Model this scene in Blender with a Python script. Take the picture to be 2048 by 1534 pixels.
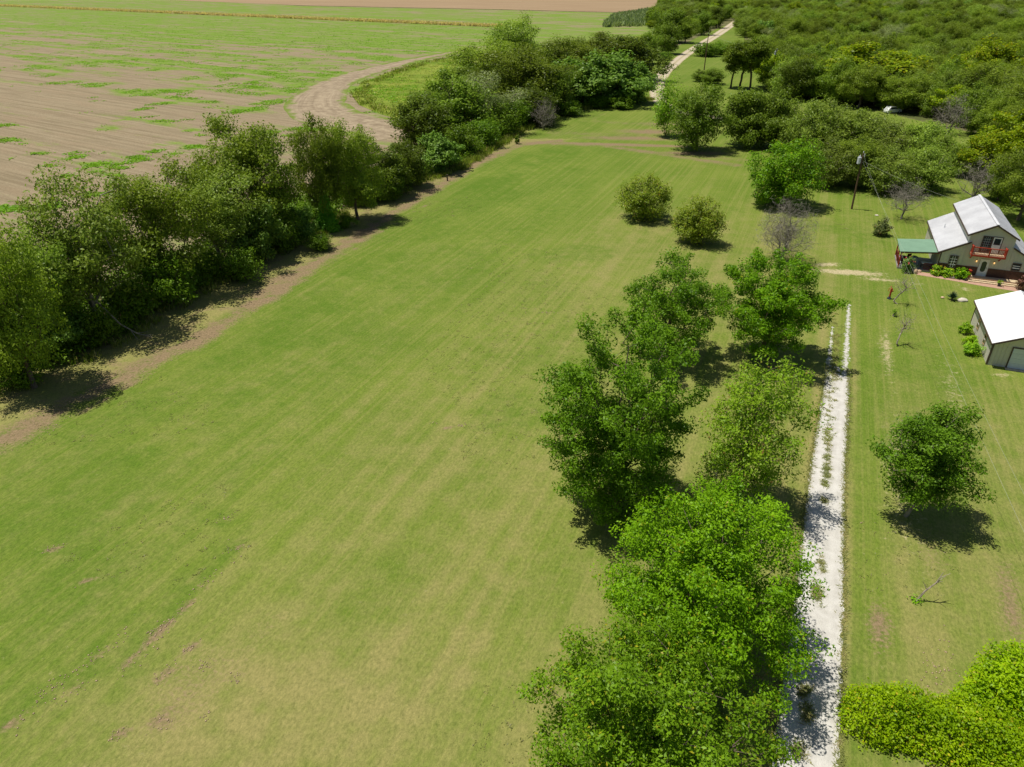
import bpy, bmesh, math, random
import numpy as np
from mathutils import Vector, Matrix

for o in list(bpy.data.objects):
    bpy.data.objects.remove(o)
S = bpy.context.scene
COL = S.collection
R_ = math.radians

# ---------------------------------------------------------------- camera, sky, sun, exposure
cam_d = bpy.data.cameras.new("camera")
cam_d.sensor_width = 36.0
cam_d.sensor_fit = 'HORIZONTAL'
cam_d.lens = 24.961
cam_d.clip_start = 0.5
cam_d.clip_end = 6000
cam = bpy.data.objects.new("camera", cam_d)
cam.location = (0, 0, 32)
cam.rotation_euler = (R_(60), 0, 0)
COL.objects.link(cam)
S.camera = cam

W = bpy.data.worlds.new("World")
S.world = W
W.use_nodes = True
wn = W.node_tree
bg = wn.nodes['Background']
sky = wn.nodes.new('ShaderNodeTexSky')
sky.sky_type = 'NISHITA'
sky.sun_disc = False
sky.sun_elevation = R_(69)
sky.sun_rotation = R_(-76.7)
wn.links.new(sky.outputs[0], bg.inputs[0])
bg.inputs[1].default_value = 0.06

sun_d = bpy.data.lights.new("sun", 'SUN')
sun_d.energy = 5.0
sun_d.angle = R_(0.53)
sun_d.color = (1.0, 0.955, 0.87)
sun = bpy.data.objects.new("sun", sun_d)
sun.rotation_euler = Vector((0.36, -0.085, -1)).to_track_quat('-Z', 'Y').to_euler()
sun.location = (-40, 10, 110)
COL.objects.link(sun)

S.view_settings.view_transform = 'Standard'
S.view_settings.look = 'None'
S.view_settings.gamma = 1
S.view_settings.exposure = 0.06
S.render.engine = 'CYCLES'
S.cycles.max_bounces = 5
S.cycles.diffuse_bounces = 2
S.cycles.transmission_bounces = 2
S.cycles.transparent_max_bounces = 4

# ---------------------------------------------------------------- helpers
def tag(o, label=None, cat=None, group=None, kind=None):
    if label: o['label'] = label
    if cat: o['category'] = cat
    if group: o['group'] = group
    if kind: o['kind'] = kind
    return o

def link(o, parent=None):
    COL.objects.link(o)
    if parent is not None: o.parent = parent
    return o

def thing(name, label, cat, loc=(0, 0, 0), rz=0.0, group=None):
    o = bpy.data.objects.new(name, None)
    o.empty_display_size = 0.3
    o.location = loc
    o.rotation_euler = (0, 0, rz)
    tag(o, label, cat, group)
    return link(o)

def mesh_np(name, V, F, mat=None, smooth=False):
    V = np.ascontiguousarray(V, dtype=np.float32)
    F = np.ascontiguousarray(F, dtype=np.int32)
    me = bpy.data.meshes.new(name)
    k = F.shape[1]
    me.vertices.add(len(V)); me.vertices.foreach_set('co', V.ravel())
    me.loops.add(F.size); me.loops.foreach_set('vertex_index', F.ravel())
    me.polygons.add(len(F))
    me.polygons.foreach_set('loop_start', np.arange(0, F.size, k, dtype=np.int32))
    me.polygons.foreach_set('loop_total', np.full(len(F), k, dtype=np.int32))
    if smooth: me.polygons.foreach_set('use_smooth', np.ones(len(F), dtype=bool))
    me.update(calc_edges=True)
    if mat: me.materials.append(mat)
    return me

def mobj(name, me, parent=None):
    return link(bpy.data.objects.new(name, me), parent)

class MB:
    """collects simple solids and links them as one mesh object"""
    def __init__(s): s.v = []; s.f = []
    def add(s, vs, fs):
        n = len(s.v); s.v += [tuple(map(float, p)) for p in vs]; s.f += [tuple(i + n for i in f) for f in fs]
    def hexa(s, p): # 8 points: bottom 4 ccw, top 4 ccw
        s.add(p, [(3, 2, 1, 0), (4, 5, 6, 7), (0, 1, 5, 4), (1, 2, 6, 5), (2, 3, 7, 6), (3, 0, 4, 7)])
    def box(s, a, b):
        x0, y0, z0 = a; x1, y1, z1 = b
        s.hexa([(x0, y0, z0), (x1, y0, z0), (x1, y1, z0), (x0, y1, z0), (x0, y0, z1), (x1, y0, z1), (x1, y1, z1), (x0, y1, z1)])
    def bar(s, p, q, w, h=None, up=(0, 0, 1)):
        h = h or w
        p = Vector(p); q = Vector(q); d = (q - p).normalized(); u = Vector(up)
        if abs(d.dot(u)) > .98: u = Vector((0, 1, 0))
        a = d.cross(u).normalized(); b = a.cross(d).normalized()
        c = [(-w/2, -h/2), (w/2, -h/2), (w/2, h/2), (-w/2, h/2)]
        s.hexa([p + a*x + b*y for x, y in c] + [q + a*x + b*y for x, y in c])
    def tube(s, pts, rad, k=8, cap=True):
        pts = [Vector(p) for p in pts]
        if not hasattr(rad, '__len__'): rad = [rad]*len(pts)
        n0 = len(s.v)
        for i, p in enumerate(pts):
            d = (pts[min(i+1, len(pts)-1)] - pts[max(i-1, 0)]).normalized()
            u = Vector((0, 0, 1)) if abs(d.z) < .9 else Vector((0, 1, 0))
            a = d.cross(u).normalized(); b = d.cross(a).normalized()
            for j in range(k):
                t = 2*math.pi*j/k
                s.v.append(tuple(p + (a*math.cos(t) + b*math.sin(t))*rad[i]))
        for i in range(len(pts)-1):
            for j in range(k):
                s.f.append((n0+i*k+j, n0+i*k+(j+1) % k, n0+(i+1)*k+(j+1) % k, n0+(i+1)*k+j))
        if cap:
            s.f.append(tuple(n0+j for j in range(k))[::-1])
            s.f.append(tuple(n0+(len(pts)-1)*k+j for j in range(k)))
    def prism(s, prof, y0, y1):  # profile in x,z extruded along y
        n = len(prof)
        s.add([(x, y0, z) for x, z in prof] + [(x, y1, z) for x, z in prof],
              [tuple(range(n)), tuple(range(2*n-1, n-1, -1))] + [(i, i+n, (i+1) % n+n, (i+1) % n) for i in range(n)])
    def build(s, name, mat, parent=None, smooth=False, bevel=0):
        me = bpy.data.meshes.new(name)
        me.from_pydata(s.v, [], s.f); me.update()
        bm = bmesh.new(); bm.from_mesh(me)
        bmesh.ops.recalc_face_normals(bm, faces=bm.faces)
        if bevel: bmesh.ops.bevel(bm, geom=bm.edges[:], offset=bevel, segments=1, affect='EDGES')
        bm.to_mesh(me); bm.free()
        if smooth:
            for p in me.polygons: p.use_smooth = True
        me.materials.append(mat)
        return mobj(name, me, parent)

# ---------------------------------------------------------------- materials
class NG:
    def __init__(s, name):
        s.m = bpy.data.materials.new(name); s.m.use_nodes = True
        s.t = s.m.node_tree; s.b = s.t.nodes['Principled BSDF']; s.out = s.t.nodes['Material Output']
    def n(s, ty, **kw):
        nd = s.t.nodes.new(ty)
        for k, v in kw.items():
            if hasattr(nd, k): setattr(nd, k, v)
            else: s.set(nd.inputs[k.replace('_', ' ')], v)
        return nd
    def set(s, inp, v):
        if isinstance(v, bpy.types.NodeSocket): s.t.links.new(v, inp)
        else:
            if hasattr(v, '__len__') and len(v) == 3 and inp.type == 'RGBA': v = (*v, 1)
            inp.default_value = v
    def noise(s, vec, scale, detail=4, rough=.55, dist=0):
        nd = s.n('ShaderNodeTexNoise'); s.set(nd.inputs['Vector'], vec)
        nd.inputs['Scale'].default_value = scale; nd.inputs['Detail'].default_value = detail
        nd.inputs['Roughness'].default_value = rough; nd.inputs['Distortion'].default_value = dist
        return nd.outputs['Fac']
    def mapv(s, vec, rot=0, scale=(1, 1, 1)):
        nd = s.n('ShaderNodeMapping'); s.set(nd.inputs['Vector'], vec)
        nd.inputs['Rotation'].default_value = (0, 0, rot); nd.inputs['Scale'].default_value = scale
        return nd.outputs[0]
    def math(s, op, a, b=None, clamp=False):
        nd = s.n('ShaderNodeMath', operation=op); nd.use_clamp = clamp
        s.set(nd.inputs[0], a)
        if b is not None: s.set(nd.inputs[1], b)
        return nd.outputs[0]
    def ramp(s, x, a, b):  # smoothstep
        nd = s.n('ShaderNodeMapRange'); nd.interpolation_type = 'SMOOTHSTEP'
        s.set(nd.inputs['Value'], x); nd.inputs['From Min'].default_value = a; nd.inputs['From Max'].default_value = b
        return nd.outputs[0]
    def mix(s, f, a, b, mode='MIX'):
        nd = s.n('ShaderNodeMix', data_type='RGBA', blend_type=mode)
        s.set(nd.inputs[0], f); s.set(nd.inputs[6], a); s.set(nd.inputs[7], b)
        return nd.outputs[2]
    def obj(s): return s.n('ShaderNodeTexCoord').outputs['Object']
    def attr(s, name):
        nd = s.n('ShaderNodeAttribute'); nd.attribute_name = name; return nd
    def bump(s, h, strength=.5, dist=.05):
        nd = s.n('ShaderNodeBump'); s.set(nd.inputs['Height'], h)
        nd.inputs['Strength'].default_value = strength; nd.inputs['Distance'].default_value = dist
        s.t.links.new(nd.outputs[0], s.b.inputs['Normal'])
    def col(s, c, rough=.8, spec=.3, metal=0):
        s.set(s.b.inputs['Base Color'], c); s.b.inputs['Roughness'].default_value = rough
        s.b.inputs['Specular IOR Level'].default_value = spec; s.b.inputs['Metallic'].default_value = metal
        return s.m

def simple(name, c, rough=.7, spec=.3, var=.25, scale=3.0, metal=0, bump=0):
    g = NG(name); o = g.obj()
    n = g.noise(o, scale, 5); n2 = g.noise(o, scale*9, 3)
    k = g.math('ADD', g.math('MULTIPLY', n, .7), g.math('MULTIPLY', n2, .3))
    a = tuple(x*(1-var) for x in c); b = tuple(min(1, x*(1+var)) for x in c)
    if bump: g.bump(n2, bump, .02)
    return g.col(g.mix(g.ramp(k, .3, .7), a, b), rough, spec, metal)

def leaf_mat(name, dark, light, accent=None, acc=.05, trans=.30, rough=.42, nscale=.55, vr=.15):
    g = NG(name)
    geo = g.n('ShaderNodeNewGeometry'); rnd = geo.outputs['Random Per Island']
    o = g.obj(); oi = g.n('ShaderNodeObjectInfo').outputs['Random']
    n = g.noise(o, nscale, 3)
    k = g.math('ADD', g.math('MULTIPLY', rnd, .5), g.math('MULTIPLY', g.ramp(n, .3, .7), .5))
    c = g.mix(k, dark, light)
    if accent is not None:
        rn2 = g.n('ShaderNodeTexWhiteNoise', noise_dimensions='1D'); g.set(rn2.inputs['W'], rnd)
        c = g.mix(g.math('MULTIPLY', g.math('LESS_THAN', rn2.outputs['Value'], acc*2.2), g.ramp(g.noise(o, .8, 2), .4, .62)), c, accent)
    hsv = g.n('ShaderNodeHueSaturation')
    g.set(hsv.inputs['Color'], c)
    g.set(hsv.inputs['Hue'], g.math('ADD', .494, g.math('MULTIPLY', oi, .012)))
    g.set(hsv.inputs['Value'], g.math('ADD', 1-vr, g.math('MULTIPLY', oi, 2*vr)))
    c = hsv.outputs[0]
    g.col(c, rough, .13)
    tr = g.n('ShaderNodeBsdfTranslucent')
    g.set(tr.inputs[0], g.mix(.65, c, (1.0, 1.0, .12), 'MULTIPLY'))
    tr2 = g.mix(.5, c, (.9, 1, .25), 'OVERLAY'); g.set(tr.inputs[0], tr2)
    mx = g.n('ShaderNodeMixShader'); mx.inputs[0].default_value = trans
    g.t.links.new(g.b.outputs[0], mx.inputs[1]); g.t.links.new(tr.outputs[0], mx.inputs[2])
    g.t.links.new(mx.outputs[0], g.out.inputs[0])
    return g.m

def bark_mat(name, c):
    g = NG(name); o = g.obj()
    n = g.noise(g.mapv(o, 0, (1, 1, .25)), 9, 5)
    g.bump(n, .6, .03)
    return g.col(g.mix(g.ramp(n, .3, .7), tuple(x*.55 for x in c), tuple(min(1, x*1.3) for x in c)), .9, .15)

# value noise for attribute masks
def vnoise(x, y, seed=0):
    r = np.random.RandomState(seed).rand(256, 256)
    xi = np.floor(x).astype(int); yi = np.floor(y).astype(int); fx = x-xi; fy = y-yi
    fx = fx*fx*(3-2*fx); fy = fy*fy*(3-2*fy)
    g = lambda a, b: r[a % 256, b % 256]
    return (g(xi, yi)*(1-fx)+g(xi+1, yi)*fx)*(1-fy)+(g(xi, yi+1)*(1-fx)+g(xi+1, yi+1)*fx)*fy
def fbm(x, y, s=0, o=3):
    t = 0; a = .5
    for i in range(o): t = t+a*vnoise(x*2**i, y*2**i, s+i); a *= .5
    return t/(1-.5**o)
def pdist(X, Y, pts):
    """distance to polyline and signed side (positive = right of travel)"""
    best = np.full(X.shape, 1e9); side = np.zeros(X.shape)
    for (ax, ay), (bx, by) in zip(pts[:-1], pts[1:]):
        dx, dy = bx-ax, by-ay; L2 = dx*dx+dy*dy
        t = np.clip(((X-ax)*dx+(Y-ay)*dy)/L2, 0, 1)
        d = np.hypot(X-ax-t*dx, Y-ay-t*dy); m = d < best
        best = np.where(m, d, best); side = np.where(m, (X-ax)*dy-(Y-ay)*dx, side)
    return best, np.sign(side)
def inpoly(X, Y, P):
    c = np.zeros(X.shape, bool)
    for i in range(len(P)):
        x1, y1 = P[i]; x2, y2 = P[i-1]
        if y1 == y2: continue
        c ^= ((y1 > Y) != (y2 > Y)) & (X < (x2-x1)*(Y-y1)/(y2-y1)+x1)
    return c
def sm(x, a, b):
    t = np.clip((x-a)/(b-a), 0, 1); return t*t*(3-2*t)
def resample(pts, step):
    out = [np.array(pts[0], float)]
    P = [np.array(p, float) for p in pts]
    # catmull-rom
    Q = []
    for i in range(len(P)-1):
        p0 = P[max(i-1, 0)]; p1 = P[i]; p2 = P[i+1]; p3 = P[min(i+2, len(P)-1)]
        n = max(2, int(np.linalg.norm(p2-p1)/step))
        for t in np.linspace(0, 1, n, endpoint=False):
            Q.append(.5*((2*p1)+(-p0+p2)*t+(2*p0-5*p1+4*p2-p3)*t*t+(-p0+3*p1-3*p2+p3)*t**3))
    Q.append(P[-1]); return np.array(Q)

TH = R_(22.6)                      # direction of the drive, the mowing and the buildings
def grid_sheet(name, ox, oy, ang, s0, s1, t0, t1, step, poly, z, mat, attrs):
    s = np.arange(s0, s1+step, step); t = np.arange(t0, t1+step, step)
    Sg, Tg = np.meshgrid(s, t)
    X = ox+Sg*math.cos(ang)+Tg*math.sin(ang); Y = oy-Sg*math.sin(ang)+Tg*math.cos(ang)
    ny, nx = X.shape
    idx = np.arange(nx*ny).reshape(ny, nx)
    cx = (X[:-1, :-1]+X[1:, 1:])/2; cy = (Y[:-1, :-1]+Y[1:, 1:])/2
    m = inpoly(cx, cy, poly)
    F = np.stack([idx[:-1, :-1][m], idx[:-1, 1:][m], idx[1:, 1:][m], idx[1:, :-1][m]], 1)
    used = np.unique(F); re = np.zeros(nx*ny, int); re[used] = np.arange(len(used))
    Xu = X.ravel()[used]; Yu = Y.ravel()[used]
    V = np.stack([Xu, Yu, np.full(len(Xu), z)], 1)
    me = mesh_np(name, V, re[F], mat)
    cols = attrs(Xu, Yu)
    a = me.attributes.new('mask', 'FLOAT_COLOR', 'POINT')
    a.data.foreach_set('color', np.stack(cols, 1).astype(np.float32).ravel())
    return mobj(name, me)

# ================================================================ GROUND
HEDGE=[
 ('elm', -44.81, 54.71, 15.84, 3.92, 'dense elm at the near end of the hedgerow, cut by the photo edge'),
 ('elm', -53.2, 62.0, 13.01, 3.71, 'hedgerow elm mostly out of the frame beside the ploughed field'),
 ('mesq', -44.53, 66.52, 15.41, 5.83, 'broad olive-green hedgerow tree with a long broken grey branch below its crown'),
 ('mesq', -46.21, 63.09, 12.67, 3.29, 'thin-crowned hedgerow tree between the near elm and the tree with the broken branch'),
 ('elm', -41.62, 75.77, 14.4, 4.9, 'yellowish-green hedgerow tree left of the one with a pale forked trunk'),
 ('mesq', -38.61, 85.48, 11.56, 5.18, 'hedgerow tree with a pale forked trunk showing bare soil behind it'),
 ('mesq', -42.23, 95.23, 12.11, 4.34, 'rounded dark tree crown just left of the tallest hedgerow dome'),
 ('elm', -35.66, 94.17, 16.43, 5.71, 'tallest dome-shaped tree in the near half of the hedgerow'),
 ('elm', -29.03, 100.83, 15.58, 3.3, 'narrow upright hedgerow tree right of the bare grey snag'),
 ('elm', -25.27, 104.46, 14.06, 3.78, 'leafy hedgerow tree behind the bright juniper'),
 ('elm', -26.44, 115.32, 10.56, 2.78, 'small dark tree at the gap in the hedgerow by the track bend'),
 ('dense', -21.78, 116.81, 7.99, 3.64, 'low bushy tree beside the gap where the track meets the hedgerow'),
 ('dense', -19.35, 123.14, 7.91, 3.6, 'bushy green tree left of the big-leaved pale shrub'),
 ('dense', -19.48, 153.24, 10.96, 6.4, 'dark round tree where the hedgerow starts again past the gap'),
 ('dense', -13.93, 165.77, 13.07, 7.67, 'tall dark tree of the middle hedgerow beside the meadow'),
 ('grey', -5.75, 173.96, 13.17, 6.42, 'grey-green willow-like tree with visible bare limbs in the hedgerow'),
 ('dense', -11.97, 201.97, 11.1, 8.26, 'dark tree behind the grey-green hedgerow tree'),
 ('elm', 3.42, 197.26, 16.67, 9.6, 'large olive dome in the middle of the hedgerow below the tall pale tree'),
 ('elm', -8.35, 225.99, 14.96, 10.21, 'olive tree spreading over the meadow edge'),
 ('mesq', 0.68, 259.65, 21.21, 9.25, 'tall airy tree rising above the whole hedgerow'),
 ('dense', 5.04, 182.92, 8.46, 5.57, 'compact dark shrub-tree at the lawn edge'),
 ('dense', 10.77, 199.59, 12.77, 6.51, 'mid-green tree between the dark shrub-tree and the big-leaved thicket'),
 ('elm', 17.65, 231.02, 16.43, 8.92, 'olive tree top behind the big-leaved thicket'),
 ('bigleaf', 19.12, 212.03, 12.31, 8.28, 'blue-green big-leaved tree at the left of the thicket by the lawn'),
 ('bigleaf', 27.06, 213.8, 13.9, 8.67, 'blue-green big-leaved tree in the centre of the thicket'),
 ('bigleaf', 34.11, 216.5, 11.39, 6.2, 'blue-green big-leaved tree at the road end of the thicket'),
 ('elm', 29.69, 266.19, 14.97, 10.65, 'grey-olive tree behind the big-leaved thicket'),
 ('dense', 39.24, 266.19, 14.66, 10.23, 'dull olive tree between the thicket and the pale crop patch'),
 ('grey', 43.81, 292.48, 11.62, 5.62, 'brownish thin tree beside the bend of the gravel road'),
 ('dense', 46.63, 280.22, 11.19, 4.32, 'dark tree standing at the inner bend of the gravel road'),
 ('dense', 55.58, 316.56, 12.1, 4.64, 'dark tree on the verge left of the gravel road'),
 ('dense', 71.22, 358.22, 13.52, 5.44, 'round dark tree on the verge further up the gravel road'),
 ('elm', 92.09, 417.91, 12.78, 5.53, 'olive tree on the left verge past the far bend'),
 ('dense', 83.37, 421.08, 17.29, 9.25, 'tall dark tree behind the gravel road verge'),
 ('dense', 113.71, 474.75, 13.32, 5.96, 'dark tree at the left side of the road where it enters the woods'),
 ('elm', 92.05, 474.75, 10.69, 7.46, 'olive tree behind the tall dark verge tree'),
 ('dense', 138.52, 538.2, 13.79, 5.72, 'dark tree closing the far end of the gravel road on its left'),
 ('dense', -19.11, 184.95, 8.08, 6.73, 'dark tree on the meadow side of the hedgerow behind the tall dark one'),
 ('elm', -2.09, 225.99, 11.55, 8.07, 'olive tree between the grey-green tree and the meadow-edge tree'),
 ('dense', 10.04, 231.02, 13.11, 8.22, 'dull green tree in the second row behind the mid-green one'),
 ('slim', 70.56, 246.28, 12.86, 3.49, 'slim dark tree with a bare trunk, nearest to the mowed verge of the road'),
 ('slim', 72.99, 243.99, 14.44, 4.08, 'slim dark tree with a leaning bare trunk, second from the verge'),
 ('slim', 75.38, 241.74, 15.15, 4.28, 'slim dark tree with a bare trunk against the woodland edge'),
 ('dense', 67.1, 255.87, 4.92, 3.82, 'low dark bush-tree left of the slim trunked trees'),
 ('dense', 64.37, 262.23, 3.62, 2.73, 'small round dark bush at the curve of the road'),
 ('dense', 49.93, 157.22, 11.96, 5.23, 'dark dense small-leaved tree right of the pale lawn tree'),
 ('dense', 54.66, 155.21, 11.64, 4.91, 'dark bushy tree beside the pole with the far transformer'),
 ('thicket', 58.66, 148.51, 10.88, 5.23, 'light green thicket tree behind the dark bushy one'),
 ('thicket', 64.26, 148.51, 11.43, 5.47, 'feathery green tree in the thicket north of the utility pole'),
 ('thicket', 68.48, 144.03, 9.9, 5.58, 'feathery tree in the middle of the thicket'),
 ('thicket', 72.11, 138.96, 8.75, 5.65, 'feathery tree in the thicket near the parked white vehicle'),
 ('thicket', 76.96, 136.54, 8.81, 5.33, 'pale feathery tree at the right part of the thicket'),
 ('thicket', 55.4, 125.49, 8.67, 4.73, 'leafy tree of the thicket front, left of the utility pole'),
 ('elm', 59.67, 124.14, 8.36, 3.83, 'green tree just behind the utility pole'),
 ('thicket', 63.39, 120.86, 7.96, 4.58, 'thin twiggy green tree right of the utility pole'),
 ('thicket', 69.23, 121.5, 7.43, 4.4, 'thin pale green tree above the bare tree on the lawn'),
 ('thicket', 79.5, 133.81, 7.39, 3.65, 'pale thin tree at the clearing edge'),
 ('yellow', 104.93, 221.15, 15.19, 13.22, 'big yellow-green maple over the parked white vehicle'),
 ('yellow', 144.64, 236.26, 15.81, 9.88, 'bright yellow tree in the woods near the right edge'),
 ('yellow', 127.69, 216.5, 13.67, 7.02, 'yellow-tinged tree next to the bright yellow one'),
 ('elm', 121.26, 188.42, 12.73, 8.03, 'green tree below the bright yellow tree'),
 ('elm', 116.29, 169.19, 13.69, 6.69, 'green tree at the right edge above the bright thicket'),
 ('yellow', 85.26, 130.08, 8.07, 4.89, 'yellow-green bushy tree beside the grey shrub behind the house'),
 ('yellow', 93.19, 131.92, 12.09, 5.8, 'bright yellow-green tree at the right edge behind the house'),
 ('elm', 75.8, 104.46, 10.19, 4.01, 'leafy green tree close behind the house roof'),
 ('dense', 79.23, 115.32, 5.6, 2.41, 'dark tree in the shade behind the house roof'),
 ('dense', 83.3, 109.66, 9.83, 4.56, 'dark tree at the right behind the house, cut by the photo edge'),
]
BUSHES=[
 ('bigleaf', -43.77, 60.74, 4.94, 2.72, 'bright big-leaved bush at the foot of the near hedgerow'),
 ('bush', -42.69, 62.54, 4.92, 1.21, 'narrow upright bush behind the bright big-leaved bush'),
 ('bush', -40.75, 63.31, 3.8, 1.42, 'narrow pale bush right of the bright big-leaved one'),
 ('bigleaf', -47.91, 59.92, 5.11, 1.87, 'leafy bush at the left edge of the photo under the hedgerow'),
 ('bush', -44.19, 55.16, 4.02, 1.98, 'shaded low bush under the near hedgerow trees'),
 ('bush', -40.21, 68.97, 4.54, 2.36, 'shaded bush below the yellowish hedgerow tree'),
 ('bush', -37.85, 72.93, 5.26, 2.46, 'shaded bush left of the sunny roadside weeds'),
 ('bush', -36.12, 80.39, 3.46, 1.79, 'sunny light-green bush at the lawn edge of the hedgerow'),
 ('bigleaf', -31.54, 87.29, 7.15, 2.83, 'leafy bush left of the juniper at the hedgerow foot'),
 ('bush', -32.2, 80.39, 3.77, 2.08, 'pale weedy bush with grey stems at the lawn edge'),
 ('bigleaf', -28.96, 95.66, 4.36, 2.13, 'round leafy bush beside the juniper'),
 ('bush', -24.08, 100.83, 2.07, 1.23, 'grey-green weed clump right of the juniper'),
 ('bush', -30.34, 91.12, 4.75, 1.97, 'dark green bush between the leafy bush and the round one'),
 ('bush', -24.27, 112.43, 3.95, 2.37, 'bush in the shade under the leafy tree'),
 ('bush', -20.32, 115.32, 4.42, 2.02, 'light-green weedy bush beside the big-leaved shrub'),
 ('bigleaf', -12.91, 134.97, 6.65, 4.15, 'pale big-leaved shrub standing out at the lawn edge'),
 ('bush', -10.08, 148.51, 5.83, 3.02, 'shrub in the shadow behind the pale big-leaved shrub'),
 ('bush', -6.27, 155.71, 5.56, 3.15, 'green shrub further along the lawn edge'),
 ('bush', -2.17, 169.19, 6.99, 3.39, 'fresh green shrub before the compact dark shrub-tree'),
 ('bush', 1.92, 178.34, 6.19, 2.97, 'small green shrub at the lawn edge beside the dark shrub-tree'),
 ('bush', 15.31, 194.23, 3.53, 2.32, 'small yellowish bush at the foot of the big-leaved thicket'),
 ('bush', 22.9, 207.73, 3.23, 3.43, 'low dark green bush at the thicket foot'),
 ('bush', 30.15, 205.23, 2.94, 2.72, 'low grassy bush at the thicket foot near the road'),
 ('bush', 86.53, 349.08, 5.27, 6.13, 'low green shrub bed beside the far gravel road'),
 ('bush', 95.57, 358.22, 4.98, 5.15, 'low shrub right of the shrub bed by the far road'),
 ('bush', -25.67, 91.12, 2.2, 1.46, 'low weedy bush in front of the juniper'),
 ('bush', 65.42, 332.07, 3.11, 2.77, 'small blue-green bush on the verge of the far road'),
]
WOODS=[105.0,143.6,102.5,147.0,101.5,154.4,109.4,150.4,112.4,153.5,110.3,161.5,106.6,168.9,116.0,164.3,113.6,173.1,120.3,173.0,111.5,179.9,117.9,175.9,126.6,175.9,110.7,187.3,118.3,184.3,126.7,182.6,109.6,193.6,103.4,200.0,131.8,184.8,113.0,197.5,95.3,207.5,102.3,204.7,127.5,191.6,92.0,213.1,133.1,190.3,118.8,201.1,110.1,206.0,98.0,212.4,123.7,198.8,81.6,221.0,102.2,213.1,137.6,192.3,131.6,199.5,87.5,223.1,98.8,218.8,118.8,208.9,113.8,212.9,83.0,226.9,124.3,208.2,119.6,214.5,91.2,228.1,140.8,201.5,131.6,207.7,82.5,232.9,125.5,212.9,112.6,220.1,142.1,204.1,105.5,225.4,120.6,219.4,97.9,230.6,90.1,234.2,133.9,213.1,108.7,228.0,137.4,213.4,147.9,207.3,125.0,222.0,84.1,240.5,99.1,234.9,131.0,220.8,101.5,236.7,110.4,232.8,118.6,228.9,98.0,240.1,144.6,215.6,91.4,244.6,153.7,211.9,84.0,248.1,141.8,220.6,124.9,230.6,89.5,247.3,103.4,243.2,116.4,237.4,149.7,219.5,134.4,229.3,111.4,241.8,99.1,248.5,122.9,237.9,88.0,254.2,142.5,228.5,146.6,225.9,115.7,243.8,153.7,222.0,106.7,249.2,130.2,237.8,124.9,240.7,109.4,248.8,154.6,227.0,120.4,248.6,135.3,241.7,98.8,259.2,91.3,262.0,110.9,254.9,106.1,257.2,122.9,251.3,138.2,243.7,94.2,265.7,155.2,235.9,146.3,242.2,164.0,230.7,121.1,256.2,130.9,251.6,101.4,265.8,137.7,251.5,126.2,257.5,160.9,237.7,111.5,265.2,160.3,239.9,97.0,272.1,144.9,250.5,157.0,243.4,109.0,270.0,118.5,266.2,133.2,259.2,126.6,263.0,152.9,249.5,105.8,273.5,167.9,241.0,116.3,269.8,142.0,258.6,147.1,256.0,97.4,279.7,130.4,266.7,139.4,263.0,102.8,280.9,109.0,279.1,164.0,250.8,101.8,282.9,128.1,272.1,170.6,248.0,97.1,286.2,155.9,259.0,133.9,272.3,159.5,258.2,146.9,266.2,175.4,248.8,121.1,279.6,140.0,270.8,155.3,262.7,123.7,279.5,167.3,257.1,160.5,262.0,146.0,271.3,99.0,291.9,103.3,290.9,112.1,288.2,117.3,287.5,133.7,280.5,175.2,257.3,127.5,284.9,156.9,269.9,138.0,281.1,145.5,277.7,112.6,293.8,168.7,266.2,161.0,271.1,181.4,258.1,123.5,290.4,134.5,285.5,115.7,294.3,177.2,262.0,103.7,300.4,137.7,288.0,170.9,270.0,156.0,279.0,109.3,300.5,182.1,264.5,144.6,287.1,139.6,290.2,154.2,283.3,164.2,278.3,134.1,294.7,173.9,273.5,101.5,308.3,127.9,298.8,168.9,277.7,120.4,302.2,188.4,265.8,148.1,291.6,164.3,283.3,138.6,297.3,183.3,273.4,118.0,307.3,123.5,305.5,113.4,309.4,134.0,301.5,178.7,277.4,104.3,314.6,153.7,293.7,170.1,284.6,190.9,272.6,117.3,312.0,183.4,278.7,113.2,314.5,145.6,301.3,161.5,293.8,175.7,285.6,133.0,308.3,169.1,290.5,138.4,306.6,103.9,322.0,155.6,301.3,183.9,285.2,126.5,315.3,191.8,280.8,131.0,313.9,175.2,292.3,120.8,318.9,149.1,307.0,111.8,322.5,162.6,301.2,192.6,284.3,154.7,307.8,105.5,328.4,110.6,326.9,125.7,321.4,185.9,291.2,169.8,301.4,140.2,316.6,161.8,306.5,200.3,283.5,132.7,321.0,116.1,327.4,180.6,298.0,192.6,290.7,145.4,317.0,178.3,300.3,126.4,326.7,168.2,308.9,141.8,322.0,144.7,321.3,157.0,316.0,161.4,313.8,176.0,305.9,116.5,334.7,109.9,337.8,199.2,294.8,132.8,330.5,152.0,322.2,181.9,306.5,190.8,301.9]


def ground_mat():
    g = NG("woodland_floor"); o = g.obj()
    n = g.noise(o, .12, 6); f = g.noise(o, 1.5, 6)
    c = g.mix(g.ramp(n, .35, .65), (.085, .10, .03), (.20, .17, .085))
    c = g.mix(g.math('MULTIPLY', g.ramp(f, .35, .7), .55), c, (.06, .075, .02))
    g.bump(f, .8, .15)
    return g.col(c, .95, .1)
me = mesh_np("ground", [(-4000, -600, -.06), (4000, -600, -.06), (4000, 6000, -.06), (-4000, 6000, -.06)], [(0, 1, 2, 3)], ground_mat())
tag(mobj("ground", me), kind='structure')

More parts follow.
